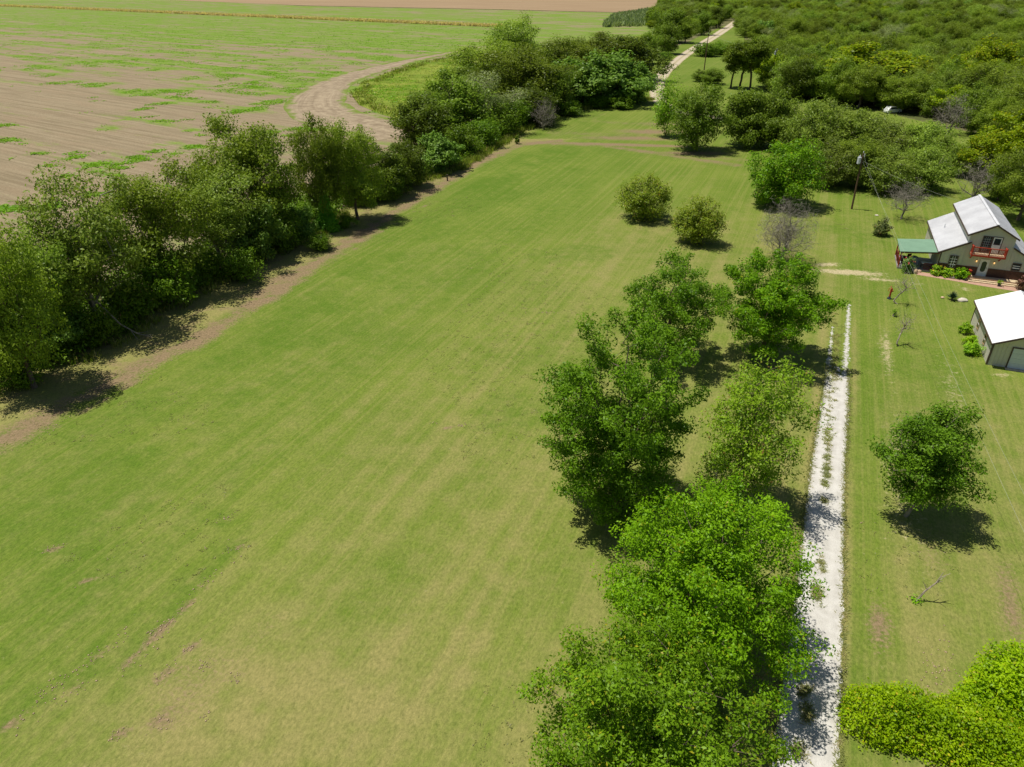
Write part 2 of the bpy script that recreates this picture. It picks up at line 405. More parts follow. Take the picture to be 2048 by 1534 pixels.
HEDGE_EDGE = [(-46, 43.2), (-44.4, 52.6), (-39.7, 60.4), (-37, 69), (-34.4, 78), (-30.5, 89.2), (-26.4, 97.4), (-23, 109.7), (-16.8, 123.1), (-9.8, 135.8), (-1.5, 160.9), (3.1, 174), (9.8, 192), (16.9, 202), (30.4, 212), (41.8, 221.2)]
BAND = [(-46.6, 34), (-40.8, 45.8), (-38.5, 50.8), (-34.8, 58.4), (-31.6, 65.1), (-29.1, 72.9), (-26.3, 82.4), (-22.9, 93), (-18.5, 108), (-12.8, 124), (-7, 141), (1.5, 158.2), (10.6, 163)]
RUT = [(-37.5, 48), (-34.5, 54.7), (-32.6, 60.4), (-30, 67.1), (-27.3, 75), (-24.4, 82.9), (-21.3, 91.1), (-17.6, 102), (-13, 114)]
DRIVE = [(10.5, 11.5), (12.9, 18), (13.6, 19.7), (18.1, 29.9), (22.0, 39.1), (24.6, 45), (27.4, 51.2), (30.6, 58.5), (33.8, 66.5), (37.4, 75.8)]
LAWN_POLY = [(-70, -12), (-64, 20), (-49.5, 52), (-44, 60), (-41, 69), (-38.5, 78), (-34.5, 89), (-30, 97), (-27, 110), (-21, 123), (-14, 136), (-5, 161), (0, 174), (5, 192), (13, 206), (27, 216), (37, 226), (42, 245), (49, 290), (58, 325), (72, 370), (97, 430), (150, 562), (166, 562), (130, 440), (110, 370), (94, 300), (88, 260), (92, 232), (98, 205), (104, 180), (112, 160), (115, 120), (112, 80), (100, 40), (80, 0), (60, -14), (-30, -16)]

# bare and worn spots: x, y, half length, half width, direction (deg from the mowing), strength
BLOBS = [(-16.3, 24.0, 4.5, 2.6, 8, .40), (-14.0, 27.5, 4.0, 1.4, 8, .30), (-18.5, 24.7, .7, .35, 10, .9), (-17.2, 22.1, .8, .45, 0, 1.0), (-19.1, 21.4, .5, .35, 0, .95), (-15.2, 22.2, .7, .25, 5, .7), (-16.6, 25.2, .7, .3, 10, .65),
         (-14.4, 24.6, .5, .2, 0, .55), (-17.7, 26.4, .8, .25, 10, .7), (-19.9, 27.9, .8, .18, 20, .8), (-19.3, 37.1, .55, .22, 40, .95), (-29.5, 34.2, .8, .26, 45, .95), (-25.8, 31.4, .75, .22, 40, .9), (-29.0, 25.0, .3, .2, 0, .8),
         (20.8, 27.9, 2.6, .8, 0, .75), (20.0, 31.5, 2.5, .5, 0, .35), (29.4, 29.9, 4.2, .8, 4, .72), (27, 34, 4.0, 1.3, 0, .4), (22.5, 24.8, 2.5, .6, 5, .4),
         (-5.4, 48.1, .5, .16, 60, .8), (-4.2, 48.6, .5, .14, 50, .7), (-6.3, 49, .5, .15, 50, .6), (3.6, 70.9, 1.0, .2, 70, .6), (1.5, 72, 1.2, .2, 70, .5), (4.6, 66, .7, .2, 50, .5),
         (-12, 36.2, .35, .2, 0, .5), (2.2, 24.9, .5, .35, 0, .65), (-1.9, 36.5, .35, .2, 0, .5), (8.2, 85, 4, .7, 0, .35), (12.5, 84, 3, .6, 0, .4), (10, 93, 4, .8, 0, .3), (18.5, 86, 3, .5, 0, .35), (6, 77, 4, .6, 0, .35),
         (24, 158.5, 20, 1.6, 75, 1.05), (27, 165.5, 14, 3.2, 72, .80), (33, 173, 11, 4, 72, .82), (38, 183, 9, 3.4, 70, .72), (37, 150, 10, 2.8, 68, .78), (36, 96, 1.6, .6, -60, .3), (34.0, 62.0, 3, .4, 0, .3)]
STRAW = [(41.8, 82.9, 4.5, 1.0, 78, .9), (40.0, 85.6, 1.8, .6, 60, .85), (44.5, 80.5, 2.5, .6, 80, .7), (47.5, 79.3, 2.5, .6, 85, .4), (36.5, 61.5, 6, .5, 0, .6), (39.0, 54, 8, 1.0, 0, .35), (45.2, 57.0, .8, .4, 75, .9), (48.3, 58.4, 1.3, .35, -15, .7), (29, 42.5, 10, 1.4, 0, .4), (53.2, 77.6, .9, .22, 15, .95), (52.6, 78.5, .7, .2, 15, .8)]

def unproj(px, py):
    a = (px-1024)/1420; b = (py-767)/1420; k = 32/(.5+.8660254*b)
    return a*k, k*(.8660254-.5*b)
RUT2 = [unproj(*p) for p in ((-40, 1490), (110, 1395), (264, 1325), (330, 1258), (372, 1215), (413, 1164), (480, 1095))]
MIDLINE = [unproj(*p) for p in ((60, 1600), (264, 1325), (330, 1258), (480, 1095), (700, 850), (900, 660), (1050, 535), (1210, 420), (1260, 350))]
RUT3 = [unproj(*p) for p in ((60, 1400), (150, 1345), (220, 1290), (250, 1262))]
def lawn_attrs(X, Y):
    s = (X-13.6)*math.cos(TH)-(Y-19.7)*math.sin(TH); t = (X-13.6)*math.sin(TH)+(Y-19.7)*math.cos(TH)
    n1 = fbm(X*.25, Y*.25, 3); n2 = fbm(X*1.1, Y*1.1, 7); st = fbm(s*1.2, t*.05, 11); lowf = fbm(X*.05, Y*.05, 21)
    d, sd = pdist(X, Y, BAND)
    bare = np.exp(-(d/(1.2+1.5*n1))**2)*(.22+1.15*n2*(.4+n1))
    d2, _ = pdist(X, Y, RUT)
    bare = np.maximum(bare, np.exp(-(d2/.38)**2)*sm(n2, .25, .75)*.8)
    for x, y, a, b, an, k in BLOBS:
        an = TH+R_(an); u = (X-x)*math.sin(an)+(Y-y)*math.cos(an); v = (X-x)*math.cos(an)-(Y-y)*math.sin(an)
        bare = np.maximum(bare, k*np.exp(-((u/a)**2+(v/b)**2)**.9)*(.85+.6*(n2-.3)))
    # worn cross bands at the far end of the lawn
    for P, w, k in (([(1, 161), (19, 158.2), (30, 150), (43, 140)], 2.2, .62), ([(10, 172), (28, 169), (41, 163)], 3.2, .46), ([(22, 186), (33, 182), (42, 176)], 3.0, .42), ([(8, 165), (24, 198)], 1.5, .35), ([(33, 150), (46, 144)], 3, .45), ([(3, 159), (14, 174)], 2.5, .35)):
        dd, _ = pdist(X, Y, P); bare = np.maximum(bare, np.exp(-(dd/w)**2)*k*(.25+.8*n2+.5*st))
    right_of_band = np.where(sd > 0, d, -d)
    lush = sm(right_of_band, 2.5, 5)*(1-sm(right_of_band, 9, 26))*(.25+.9*n1)
    lush = np.maximum(lush, sm(fbm(X*.1+9, Y*.1, 31), .56, .74)*.6)
    for x, y, r, k in ((-19.3, 37.1, 2.2, .7), (-29.3, 34.6, 1.8, .8), (-25.6, 31.9, 1.6, .8), (-23.8, 25.6, 1.6, .6), (3, 60, 5, .5), (5, 66, 4, .5), (-12, 58, 5, .35), (21.2, 133, 12, .4), (2, 120, 12, .5), (-4, 95, 9, .35)):
        lush = np.maximum(lush, k*np.exp(-((X-x)**2+(Y-y)**2)/r**2)*(.4+n2))
    for x, y, a, b, an, k in BLOBS[10:14]:   # fresh ring round the dug holes
        r = np.hypot(X-x, Y-y); lush = np.maximum(lush, .8*np.exp(-((r-.75)/.4)**2))
    dv, dsd = pdist(X, Y, DRIVE)
    dry = .24+.20*sm(st, .45, .8)+.22*(lowf-.5)
    dry = np.where(dsd > 0, dry-.10+.26*sm(dv, 3.0, 5)*(1-sm(Y, 45, 62)), dry-.18*sm(Y, 85, 130))
    dry = dry+.55*np.exp(-((X+12.5)**2/90+(Y-22.5)**2/22))*(.3+1.2*n2)
    dry = np.maximum(dry, np.exp(-((dv-1.35)/.30)**2)*.85*(Y < 70))
    lush = np.maximum(lush, np.exp(-((dv-2.2)/.7)**2)*.55*(Y < 95))
    he, hs = pdist(X, Y, HEDGE_EDGE)
    dry = np.maximum(dry, np.exp(-(he/2.6)**2)*.6*(.5+n2))
    straw = np.zeros_like(X)
    for x, y, a, b, an, k in STRAW:
        an = TH+R_(an); u = (X-x)*math.sin(an)+(Y-y)*math.cos(an); v = (X-x)*math.cos(an)-(Y-y)*math.sin(an)
        straw = np.maximum(straw, k*np.exp(-((u/a)**2+(v/b)**2))*(.4+n2))
    far = sm(Y, 215, 245)*.5
    lush = np.maximum(lush, far)
    lush = np.where((dsd > 0) & (Y > 40), np.maximum(lush, .45*sm(Y, 45, 70)*(.3+1.1*n1)), lush)
    lush = lush*.72
    dm, ds = pdist(X, Y, MIDLINE); side = dm*ds+3*(n1-.5)
    dry = dry+.20*sm(side, -2, 5)*(.45+1.1*st*.8)*(1-.8*sm(Y, 95, 140))*np.where(dsd > 0, .25, 1); lush = np.maximum(lush, .42*(1-sm(side, -6, 3))*(.3+1.2*n1)*(Y < 150))
    strip = sm(-right_of_band, .2, 1.6)*(Y < 165); dry = np.maximum(dry, strip*(.62+.4*n2)); lush = lush*(1-strip); bare = np.maximum(bare, strip*(.10+.45*sm(n2, .45, .75)))
    for P, w, k in ((RUT2, .36, .8), (RUT3, .28, .62)):
        dd, ss = pdist(X, Y, P); bare = np.maximum(bare, np.exp(-(dd/w)**2)*k*sm(n2, .3, .7)); lush = np.maximum(lush, np.where(ss < 0, np.exp(-(dd/2.5)**2)*.55, 0)); dry = np.maximum(dry, np.where(ss > 0, np.exp(-(dd/3.5)**2)*.45, 0))
    return np.clip(bare, 0, 1), np.clip(lush, 0, 1), np.clip(dry, 0, 1), np.clip(straw, 0, 1)

def lawn_mat():
    g = NG("mown_grass"); o = g.obj()
    a = g.attr('mask'); sep = g.n('ShaderNodeSeparateColor'); g.set(sep.inputs[0], a.outputs['Color'])
    bare, lush, dry = sep.outputs[0], sep.outputs[1], sep.outputs[2]; straw = a.outputs['Alpha']
    rot = g.mapv(o, TH, (1, 1, 1))
    st = g.noise(g.mapv(rot, 0, (2.3, .020, 1)), 1.0, 6, .72)
    big = g.noise(o, .07, 4); mid = g.noise(o, .5, 8, .68); fine = g.noise(o, 4.5, 5, .65); grain = g.noise(o, 17, 4, .7)
    c = g.mix(g.ramp(big, .3, .7), LAWN_A, LAWN_B)
    c = g.mix(g.math('MULTIPLY', g.ramp(st, .42, .64), .46), c, LAWN_Y)
    c = g.mix(g.ramp(g.math('ADD', dry, g.math('MULTIPLY', g.math('SUBTRACT', mid, .5), 1.2)), .10, 1.0), c, LAWN_DRY)
    c = g.mix(g.ramp(g.math('ADD', lush, g.math('MULTIPLY', g.math('SUBTRACT', g.noise(rot, .8, 7, .7), .5), 1.3)), .15, .95), c, LAWN_L)
    c = g.mix(g.ramp(g.math('ADD', straw, g.math('MULTIPLY', g.math('SUBTRACT', g.noise(o, 2.2, 8, .78), .5), 2.2)), .20, .70), c, (.46, .385, .22))
    rg = g.math('ADD', bare, g.math('MULTIPLY', g.math('SUBTRACT', fine, .5), 1.25))
    c = g.mix(g.ramp(rg, .22, .78), c, g.mix(fine, (.175, .120, .062), (.31, .228, .130)))
    tex = g.noise(g.mapv(rot, .4, (1, .45, 1)), 6.5, 6, .8); k = g.math('ADD', g.math('MULTIPLY', grain, .30), g.math('ADD', g.math('MULTIPLY', fine, .20), g.math('MULTIPLY', tex, .50)))
    c = g.mix(g.ramp(k, .30, .70), g.mix(1.0, c, (.46, .53, .44), 'MULTIPLY'), g.mix(1.0, c, (1.38, 1.34, 1.42), 'MULTIPLY'))
    h = g.math('ADD', g.math('MULTIPLY', grain, .35), g.math('ADD', g.math('MULTIPLY', fine, .5), g.math('MULTIPLY', g.ramp(rg, .2, .8), -.35)))
    g.bump(h, .7, .12)
    return g.col(c, .9, .12)
LAWN_A = (.115, .177, .017); LAWN_B = (.157, .209, .027); LAWN_Y = (.262, .256, .070); LAWN_L = (.090, .162, .012); LAWN_DRY = (.270, .243, .082)
lawn = grid_sheet("lawn", 13.6, 19.7, TH, -95, 105, -50, 560, .6, LAWN_POLY, 0.0, lawn_mat(), lawn_attrs)
tag(lawn, kind='structure')

# --- ploughed field with green regrowth
FA = R_(32.5)
FN = (math.sin(FA), math.cos(FA)); FR = (math.cos(FA), -math.sin(FA))
FIELD_POLY = [(-900, 40), (-110, 40), (-62, 20), (-40, 72), (-30, 100), (-20, 125), (-8, 160), (0, 190), (10, 215), (30, 240), (46, 290), (56, 330), (100, 450), (130, 530), (160, 690), (102, 752), (-11, 815), (-240, 918), (-470, 1175), (-1500, 1700)]
WEEDS = [(219, 255, 36, 8), (73, 306, 28, 7), (205, 323, 30, 8), (318, 289, 24, 7), (311, 302, 18, 5), (347, 308, 16, 5), (384, 294, 18, 5), (381, 261, 22, 6), (338, 205, 26, 7), (280, 219, 15, 5), (188, 171, 45, 8), (342, 181, 50, 12), (547, 202, 26, 12), (575, 180, 30, 12), (495, 219, 40, 9), (430, 150, 60, 8), (300, 140, 60, 8), (80, 135, 70, 10), (8, 320, 9, 6), (130, 165, 30, 6), (240, 240, 20, 5)]
def unproj(px, py):
    a = (px-1024)/1420; b = (py-767)/1420; k = 32/(.5+.8660254*b)
    return a*k, k*(.8660254-.5*b)
def field_attrs(X, Y):
    w = X*FN[0]+Y*FN[1]; u = X*FR[0]+Y*FR[1]
    n1 = fbm(u*.02, w*.11, 41, 4); n2 = fbm(X*.09, Y*.09, 47, 3); n3 = fbm(u*.05, w*.4, 51, 3)
    prof = np.interp(w+14*(n1-.5), [0, 60, 120, 140, 160, 172, 182, 195, 215, 240, 262, 300, 380, 450, 520, 700, 1500],
                     [.08, .12, .20, .36, .46, .72, .76, .56, .52, .58, .70, .88, .94, .88, .82, .78, .72])
    left = sm(-u, 120, 260)*(w < 200)
    prof = prof-.22*sm(-u, 150, 330)*(1-sm(w, 150, 200))
    green = prof+1.1*(n1-.5)+.7*(n3-.5)*.8+.5*(n2-.5)
    green = np.clip(green, 0, 1)*.95
    for px, py, aw, ah in WEEDS:
        x, y = unproj(px, py); x1, _ = unproj(px+aw, py); _, y1 = unproj(px, py-ah); rx = x1-x; ry = y1-y
        q = ((X-x)*FR[0]+(Y-y)*FR[1])/rx; p = ((X-x)*FN[0]+(Y-y)*FN[1])/ry
        green = np.maximum(green, np.exp(-(q*q+p*p)**1.1)*(.15+1.3*n2*(.5+n3)))
    pale = np.clip(fbm(u*.01, w*.3, 61, 3), 0, 1)
    green = np.clip(green, 0, .82)
    return green, pale, n2, np.ones_like(X)
def field_mat():
    g = NG("ploughed_field"); o = g.obj(); a = g.attr('mask'); sep = g.n('ShaderNodeSeparateColor'); g.set(sep.inputs[0], a.outputs['Color'])
    rot = g.mapv(o, FA, (1, 1, 1))
    row = g.noise(g.mapv(rot, 0, (.012, .9, 1)), 1.0, 4, .6); row2 = g.noise(g.mapv(rot, 0, (.05, .22, 1)), 1.0, 5, .6)
    fine = g.noise(o, .8, 6, .7); grain = g.noise(o, 2.4, 4, .7)
    row3 = g.noise(g.mapv(rot, 0, (.006, .16, 1)), 1.0, 4, .6)
    soil = g.mix(g.ramp(g.math('ADD', g.math('MULTIPLY', row, .6), g.math('MULTIPLY', g.noise(g.mapv(rot, 0, (.10, .5, 1)), 1.0, 8, .75), .4)), .36, .64), (.215, .168, .100), (.325, .262, .165))
    soil = g.mix(g.math('MULTIPLY', g.ramp(row2, .45, .7), .6), soil, (.30, .225, .14))
    soil = g.mix(g.math('MULTIPLY', g.ramp(grain, .4, .75), .55), soil, (.15, .115, .066))
    gr = g.mix(g.ramp(fine, .3, .7), (.088, .172, .015), (.195, .300, .032))
    gr = g.mix(g.math('MULTIPLY', g.ramp(row, .45, .75), .35), gr, (.30, .30, .09))
    k = g.math('ADD', sep.outputs[0], g.math('MULTIPLY', g.math('SUBTRACT', g.math('ADD', g.math('MULTIPLY', g.noise(g.mapv(rot, 0, (.045, .15, 1)), 1.0, 9, .74), .8), g.math('MULTIPLY', fine, .2)), .5), 3.2)); k = g.math('SUBTRACT', k, g.math('MULTIPLY', g.math('SUBTRACT', row3, .42), 1.3))
    c = g.mix(g.math('MULTIPLY', g.ramp(k, .18, .80), .95), soil, gr)
    g.bump(g.math('ADD', grain, g.math('MULTIPLY', row, .8)), .8, .25)
    return g.col(c, .95, .1)
field = grid_sheet("crop_field", 0, 0, FA, -1300, 420, -120, 1300, 2.6, FIELD_POLY, -.03, field_mat(), field_attrs)
tag(field, kind='structure')

def poly_sheet(name, pts, z, mat):
    me = bpy.data.meshes.new(name); me.from_pydata([(x, y, z) for x, y in pts], [], [tuple(range(len(pts)))]); me.update()
    me.materials.append(mat); return tag(mobj(name, me), kind='structure')
def ribbon(name, pts, widths, z, mat, step=.3, jag=.0, jscale=2.0, seed=5):
    Q = resample(pts, step); L = np.r_[0, np.cumsum(np.hypot(*np.diff(Q, axis=0).T))]
    w = np.interp(np.linspace(0, 1, len(Q)), np.linspace(0, 1, len(widths)), widths)
    T = np.gradient(Q, axis=0); T /= np.linalg.norm(T, axis=1)[:, None]; N = np.stack([T[:, 1], -T[:, 0]], 1)
    nl = (fbm(L*jscale, L*0+1.3, seed)-.5)*2*jag; nr = (fbm(L*jscale, L*0+7.3, seed+9)-.5)*2*jag
    us = np.array([-1, -.6, -.2, .2, .6, 1]); V = []
    for k, u in enumerate(us):
        j = nl*(-1) if k == 0 else nr if k == 5 else 0
        P = Q+N*((w/2*u)+j)[:, None]; V.append(np.c_[P, np.full(len(P), z)])
    V = np.stack(V, 1).reshape(-1, 3); n = len(Q)
    i = np.arange(n-1)[:, None]*6+np.arange(5)[None]; i = i.ravel()
    F = np.stack([i, i+1, i+7, i+6], 1)
    me = mesh_np(name, V, F, mat)
    a = me.attributes.new('mask', 'FLOAT_COLOR', 'POINT')
    a.data.foreach_set('color', np.stack([np.tile(us*.5+.5, n), np.repeat(L/100, 6), np.zeros(6*n), np.ones(6*n)], 1).astype(np.float32).ravel())
    return me

def gravel_mat(name, c1, c2, centre=None, cw=.16, edge=None, ea=.75):
    g = NG(name); o = g.obj(); a = g.attr('mask'); sep = g.n('ShaderNodeSeparateColor'); g.set(sep.inputs[0], a.outputs['Color'])
    mid = g.noise(o, 1.3, 5); fine = g.noise(o, 9, 5, .7); peb = g.n('ShaderNodeTexVoronoi'); g.set(peb.inputs['Vector'], o); peb.inputs['Scale'].default_value = 14
    c = g.mix(g.ramp(mid, .3, .7), c1, c2)
    c = g.mix(g.math('MULTIPLY', g.ramp(fine, .45, .7), .35), c, tuple(x*.72 for x in c1))
    x = g.math('ABSOLUTE', g.math('SUBTRACT', sep.outputs[0], .5))
    c = g.mix(g.math('MULTIPLY', g.ramp(g.math('ABSOLUTE', g.math('SUBTRACT', x, .25)), .11, .0), .25), c, tuple(min(1, v*1.12) for v in c2))
    if centre is not None:
        q = g.math('ADD', x, g.math('MULTIPLY', g.math('SUBTRACT', fine, .5), .3))
        c = g.mix(g.math('MULTIPLY', g.ramp(q, cw, .02), .9), c, centre)
    if edge is not None:
        q = g.math('ADD', x, g.math('MULTIPLY', g.math('SUBTRACT', g.noise(o, 2.6, 7, .75), .5), ea))
        c = g.mix(g.ramp(q, .40, .52), c, edge)
    g.bump(g.math('ADD', fine, peb.outputs['Distance']), .45, .03)
    return g.col(c, .95, .1)
white_gravel = gravel_mat("white_crushed_limestone", (.45, .43, .385), (.565, .545, .50), None)
dm = ribbon("gravel_driveway", DRIVE[:8], [3.0, 2.9, 2.8, 2.6, 2.45, 2.3, 2.2, 1.9], .008, white_gravel, .10, .20, 3.4)
drive = mobj("gravel_driveway", dm); tag(drive, kind='structure')
rut_gravel = gravel_mat("thin_limestone_in_grass", (.45, .43, .385), (.565, .545, .50), None, .16, (.150, .195, .030), 2.6)
for nd in rut_gravel.node_tree.nodes:
    if nd.bl_idname == 'ShaderNodeMapRange' and abs(nd.inputs['From Min'].default_value-.40) < 1e-4: nd.inputs['From Min'].default_value = .06; nd.inputs['From Max'].default_value = .32
nrm = Vector((math.cos(TH), -math.sin(TH), 0))
for off, ln, ws in ((-.75, 11, [1.0, .8, .6, .5, .4, .3]), (.70, 18, [1.0, .85, .75, .7, .65, .5])):
    P = [Vector((29.9, 57.0, 0))+nrm*off+Vector((math.sin(R_(23.4)), math.cos(R_(23.4)), 0))*ln*i/5 for i in range(6)]
    rm = ribbon("wheel_rut", [(p.x, p.y) for p in P], ws, .012, rut_gravel, .12, .18, 2.6, 15)
    tag(mobj("gravel_rut_path", rm), kind='structure')

ROAD = [(175, 620), (153.7, 559.4), (120.2, 466.8), (97.3, 405.7), (78.5, 353.6), (64.9, 312.9), (54.8, 280.2), (48.4, 253.4), (44.1, 230), (42.9, 213), (44.7, 202), (49.5, 195), (55, 189), (62, 182), (72, 172), (84, 160)]
road_m = gravel_mat("tan_gravel_road", (.40, .335, .235), (.51, .44, .32), (.34, .29, .16), .12, (.30, .27, .10))
rd = mobj("gravel_road", ribbon("gravel_road", ROAD, [6, 6, 6, 5.8, 5.4, 5.0, 4.8, 4.6, 4.2], .02, road_m, 1.0, .35, .4)); tag(rd, kind='structure')

TRACK = [(-24, 168), (-32, 178.3), (-42, 188.4), (-48.5, 196.2), (-54.5, 210), (-58.5, 231), (-59.5, 259.7), (-54, 293), (-43.9, 328), (-30, 362), (-12, 402)]
track_m = NG("dirt_track"); _o = track_m.obj(); _a = track_m.attr('mask'); _s = track_m.n('ShaderNodeSeparateColor'); track_m.set(_s.inputs[0], _a.outputs['Color'])
_cv = track_m.n('ShaderNodeCombineXYZ'); track_m.set(_cv.inputs[0], track_m.math('MULTIPLY', _s.outputs[0], 17)); track_m.set(_cv.inputs[1], track_m.math('MULTIPLY', _s.outputs[1], 2.2))
_r = track_m.noise(_cv.outputs[0], 1.0, 4, .6); _f = track_m.noise(_o, 1.0, 6, .7)
_c = track_m.mix(track_m.ramp(track_m.math('ADD', track_m.math('MULTIPLY', _r, .30), track_m.math('MULTIPLY', track_m.noise(_o, .35, 8, .75), .70)), .38, .62), (.215, .165, .105), (.375, .30, .20))
_c = track_m.mix(track_m.math('MULTIPLY', track_m.ramp(_f, .45, .75), .4), _c, (.24, .18, .115))
_x = track_m.math('ABSOLUTE', track_m.math('SUBTRACT', _s.outputs[0], .5))
_c = track_m.mix(track_m.ramp(track_m.math('ADD', track_m.math('ADD', _x, track_m.math('MULTIPLY', track_m.ramp(_s.outputs[1], 1.25, 2.5), .30)), track_m.math('MULTIPLY', track_m.math('SUBTRACT', track_m.noise(_o, .16, 8, .7), .5), .95)), .34, .50), _c, track_m.mix(_f, (.11, .17, .02), (.19, .235, .045)))
track_m.bump(track_m.math('ADD', _r, _f), .8, .3)
tk = mobj("dirt_track", ribbon("dirt_track", TRACK, [20, 20, 18, 15, 13, 12, 11, 9, 8, 7, 6], .0, track_m.col(_c, .95, .1), 2.0, 1.2, .12)); tag(tk, kind='structure')

mead_m = NG("rough_meadow"); _o = mead_m.obj(); _b = mead_m.noise(_o, .08, 5); _f = mead_m.noise(_o, 1.2, 6, .7)
_c = mead_m.mix(mead_m.ramp(_b, .3, .7), (.14, .21, .020), (.26, .30, .045)); _c = mead_m.mix(mead_m.math('MULTIPLY', mead_m.ramp(_f, .4, .7), .5), _c, (.085, .125, .018))
mead_m.bump(_f, 1, .4)
MEADOW = [(-22, 178), (-28, 188), (-35, 198), (-43, 212), (-49, 232), (-51, 258), (-46, 290), (-37, 325), (-20, 355), (4, 390), (40, 420), (70, 460), (100, 520), (100, 470), (60, 380), (40, 300), (20, 245), (0, 215), (-10, 190)]
poly_sheet("meadow", MEADOW, .012, mead_m.col(_c, .95, .1))
tan_m = NG("ripe_grain_field"); _o = tan_m.obj(); _f = tan_m.noise(tan_m.mapv(tan_m.mapv(_o, FA), 0, (.01, .2, 1)), 1, 5); _g = tan_m.noise(_o, .3, 5)
_c = tan_m.mix(tan_m.ramp(_f, .3, .7), (.255, .175, .100), (.345, .250, .150)); _c = tan_m.mix(tan_m.math('MULTIPLY', tan_m.ramp(_g, .4, .7), .3), _c, (.22, .145, .08))
poly_sheet("grain_field", [(-2600, 2600), (-620, 1240), (-240, 930), (-12, 826), (98, 764), (165, 830), (420, 1400), (700, 2600)], .05, tan_m.col(_c, .95, .1))

# ================================================================ PLANT GENERATOR
def envelope(rng, n, R, zb, zt, shell=.55, nl=9, amp=.30, flat=1.0):
    cz = zb+(zt-zb)*.46; ru = zt-cz; rd = cz-zb
    L = rng.normal(size=(nl, 3)); L /= np.linalg.norm(L, axis=1)[:, None]; la = rng.uniform(-.6, 1, nl)*amp
    out = []
    while len(out) < n:
        d = rng.normal(size=(n, 3)); d /= np.linalg.norm(d, axis=1)[:, None]
        r = 1-rng.rand(n)**1.5*(1-shell*rng.rand(n))
        r = r*(1+(np.exp(6*(d@L.T-1))*la).sum(1))
        p = d*r[:, None]; p[:, 0] *= R; p[:, 1] *= R
        p[:, 2] = cz+np.where(p[:, 2] > 0, p[:, 2]*ru, p[:, 2]*rd*flat)
        out += [q for q in p if q[2] > zb*.8]
    return np.array(out[:n])

def boughs(rng, n, R, zb, zt, nb, rb, shell=.45, nl=9, amp=.3, flat=1.0):
    c = envelope(rng, nb*2, R-rb*.7, zb+rb*.3, zt-rb*.5, shell, nl, amp, flat); keep = [c[0]]
    for q in c[1:]:      # spread the boughs apart
        if len(keep) < nb and min(np.linalg.norm((q-k)*np.array([1, 1, 1.25])) for k in keep) > rb*1.05: keep.append(q)
    c = np.array(keep); k = max(3, int(n/len(c))); sz = rng.uniform(.7, 1.3, len(c))
    d = rng.normal(size=(len(c)*k, 3)); d /= np.linalg.norm(d, axis=1)[:, None]; d *= (rng.rand(len(d))**.45)[:, None]
    d[:, 2] = np.where(d[:, 2] < 0, d[:, 2]*.45, d[:, 2]*.8)
    p = np.repeat(c, k, 0)+d*np.repeat(sz, k)[:, None]*rb
    return p[p[:, 2] > max(.1, zb*.6)]

def skeleton(rng, cl, fork, trunk_r, stems=1, spread=.3, wob=.15, lead=.72, tip=.014, arch=.1):
    zt = cl[:, 2].max(); N = [[0, 0, -.15]]; P = [-1]; PL = [0]
    for s in range(stems):
        a = 2*math.pi*(s+rng.rand()*.6)/stems; off = np.array([math.cos(a), math.sin(a), 0])*(spread if stems > 1 else 0)
        prev = 0; top = zt*lead*(1 if s == 0 else rng.uniform(.6, .95)); n = 7
        ph = rng.uniform(0, 6.28)
        for i in range(1, n+1):
            h = i/n; z = top*h
            o = off*(h*3.0 if stems > 1 else 0)*zt*.12
            N.append([o[0]+wob*zt*.12*math.sin(ph+h*3)+rng.normal()*.03*zt*h*.5, o[1]+wob*zt*.12*math.cos(ph*1.3+h*2.5)+rng.normal()*.03*zt*h*.5, z])
            P.append(prev); PL.append(PL[prev]+np.linalg.norm(np.array(N[-1])-N[prev])); prev = len(N)-1
    order = np.argsort(np.hypot(cl[:, 0], cl[:, 1])+.3*np.abs(cl[:, 2]-fork))
    tips = []
    for ci in order:
        c = cl[ci]; A = np.array(N); d = np.linalg.norm(A-c, axis=1)
        cost = d+.28*np.array(PL)+1.6*np.maximum(0, A[:, 2]-c[2]+.25*d)+50*(A[:, 2] < fork)
        j = int(np.argmin(cost)); b = A[j]; k = max(1, min(4, int(d[j]/.8))); prev = j
        for i in range(1, k+1):
            t = i/k; p = b+(c-b)*t+np.array([0, 0, arch*d[j]*math.sin(math.pi*t)])+(rng.normal(size=3)*.07*d[j] if i < k else 0)
            N.append(list(p)); P.append(prev); PL.append(PL[prev]+d[j]/k); prev = len(N)-1
        tips.append((prev, ci))
    N = np.array(N); P = np.array(P); w = np.zeros(len(N))
    for i, _ in tips: w[i] += 1
    for i in range(len(N)-1, 0, -1): w[P[i]] += w[i]
    w = np.maximum(w, .6)
    r = tip*w**.5; r = r*min(1.6, trunk_r/r[1]) if trunk_r else r
    r = np.maximum(r, tip*.7)
    r[0] = r[1]*1.35
    return N, P, r

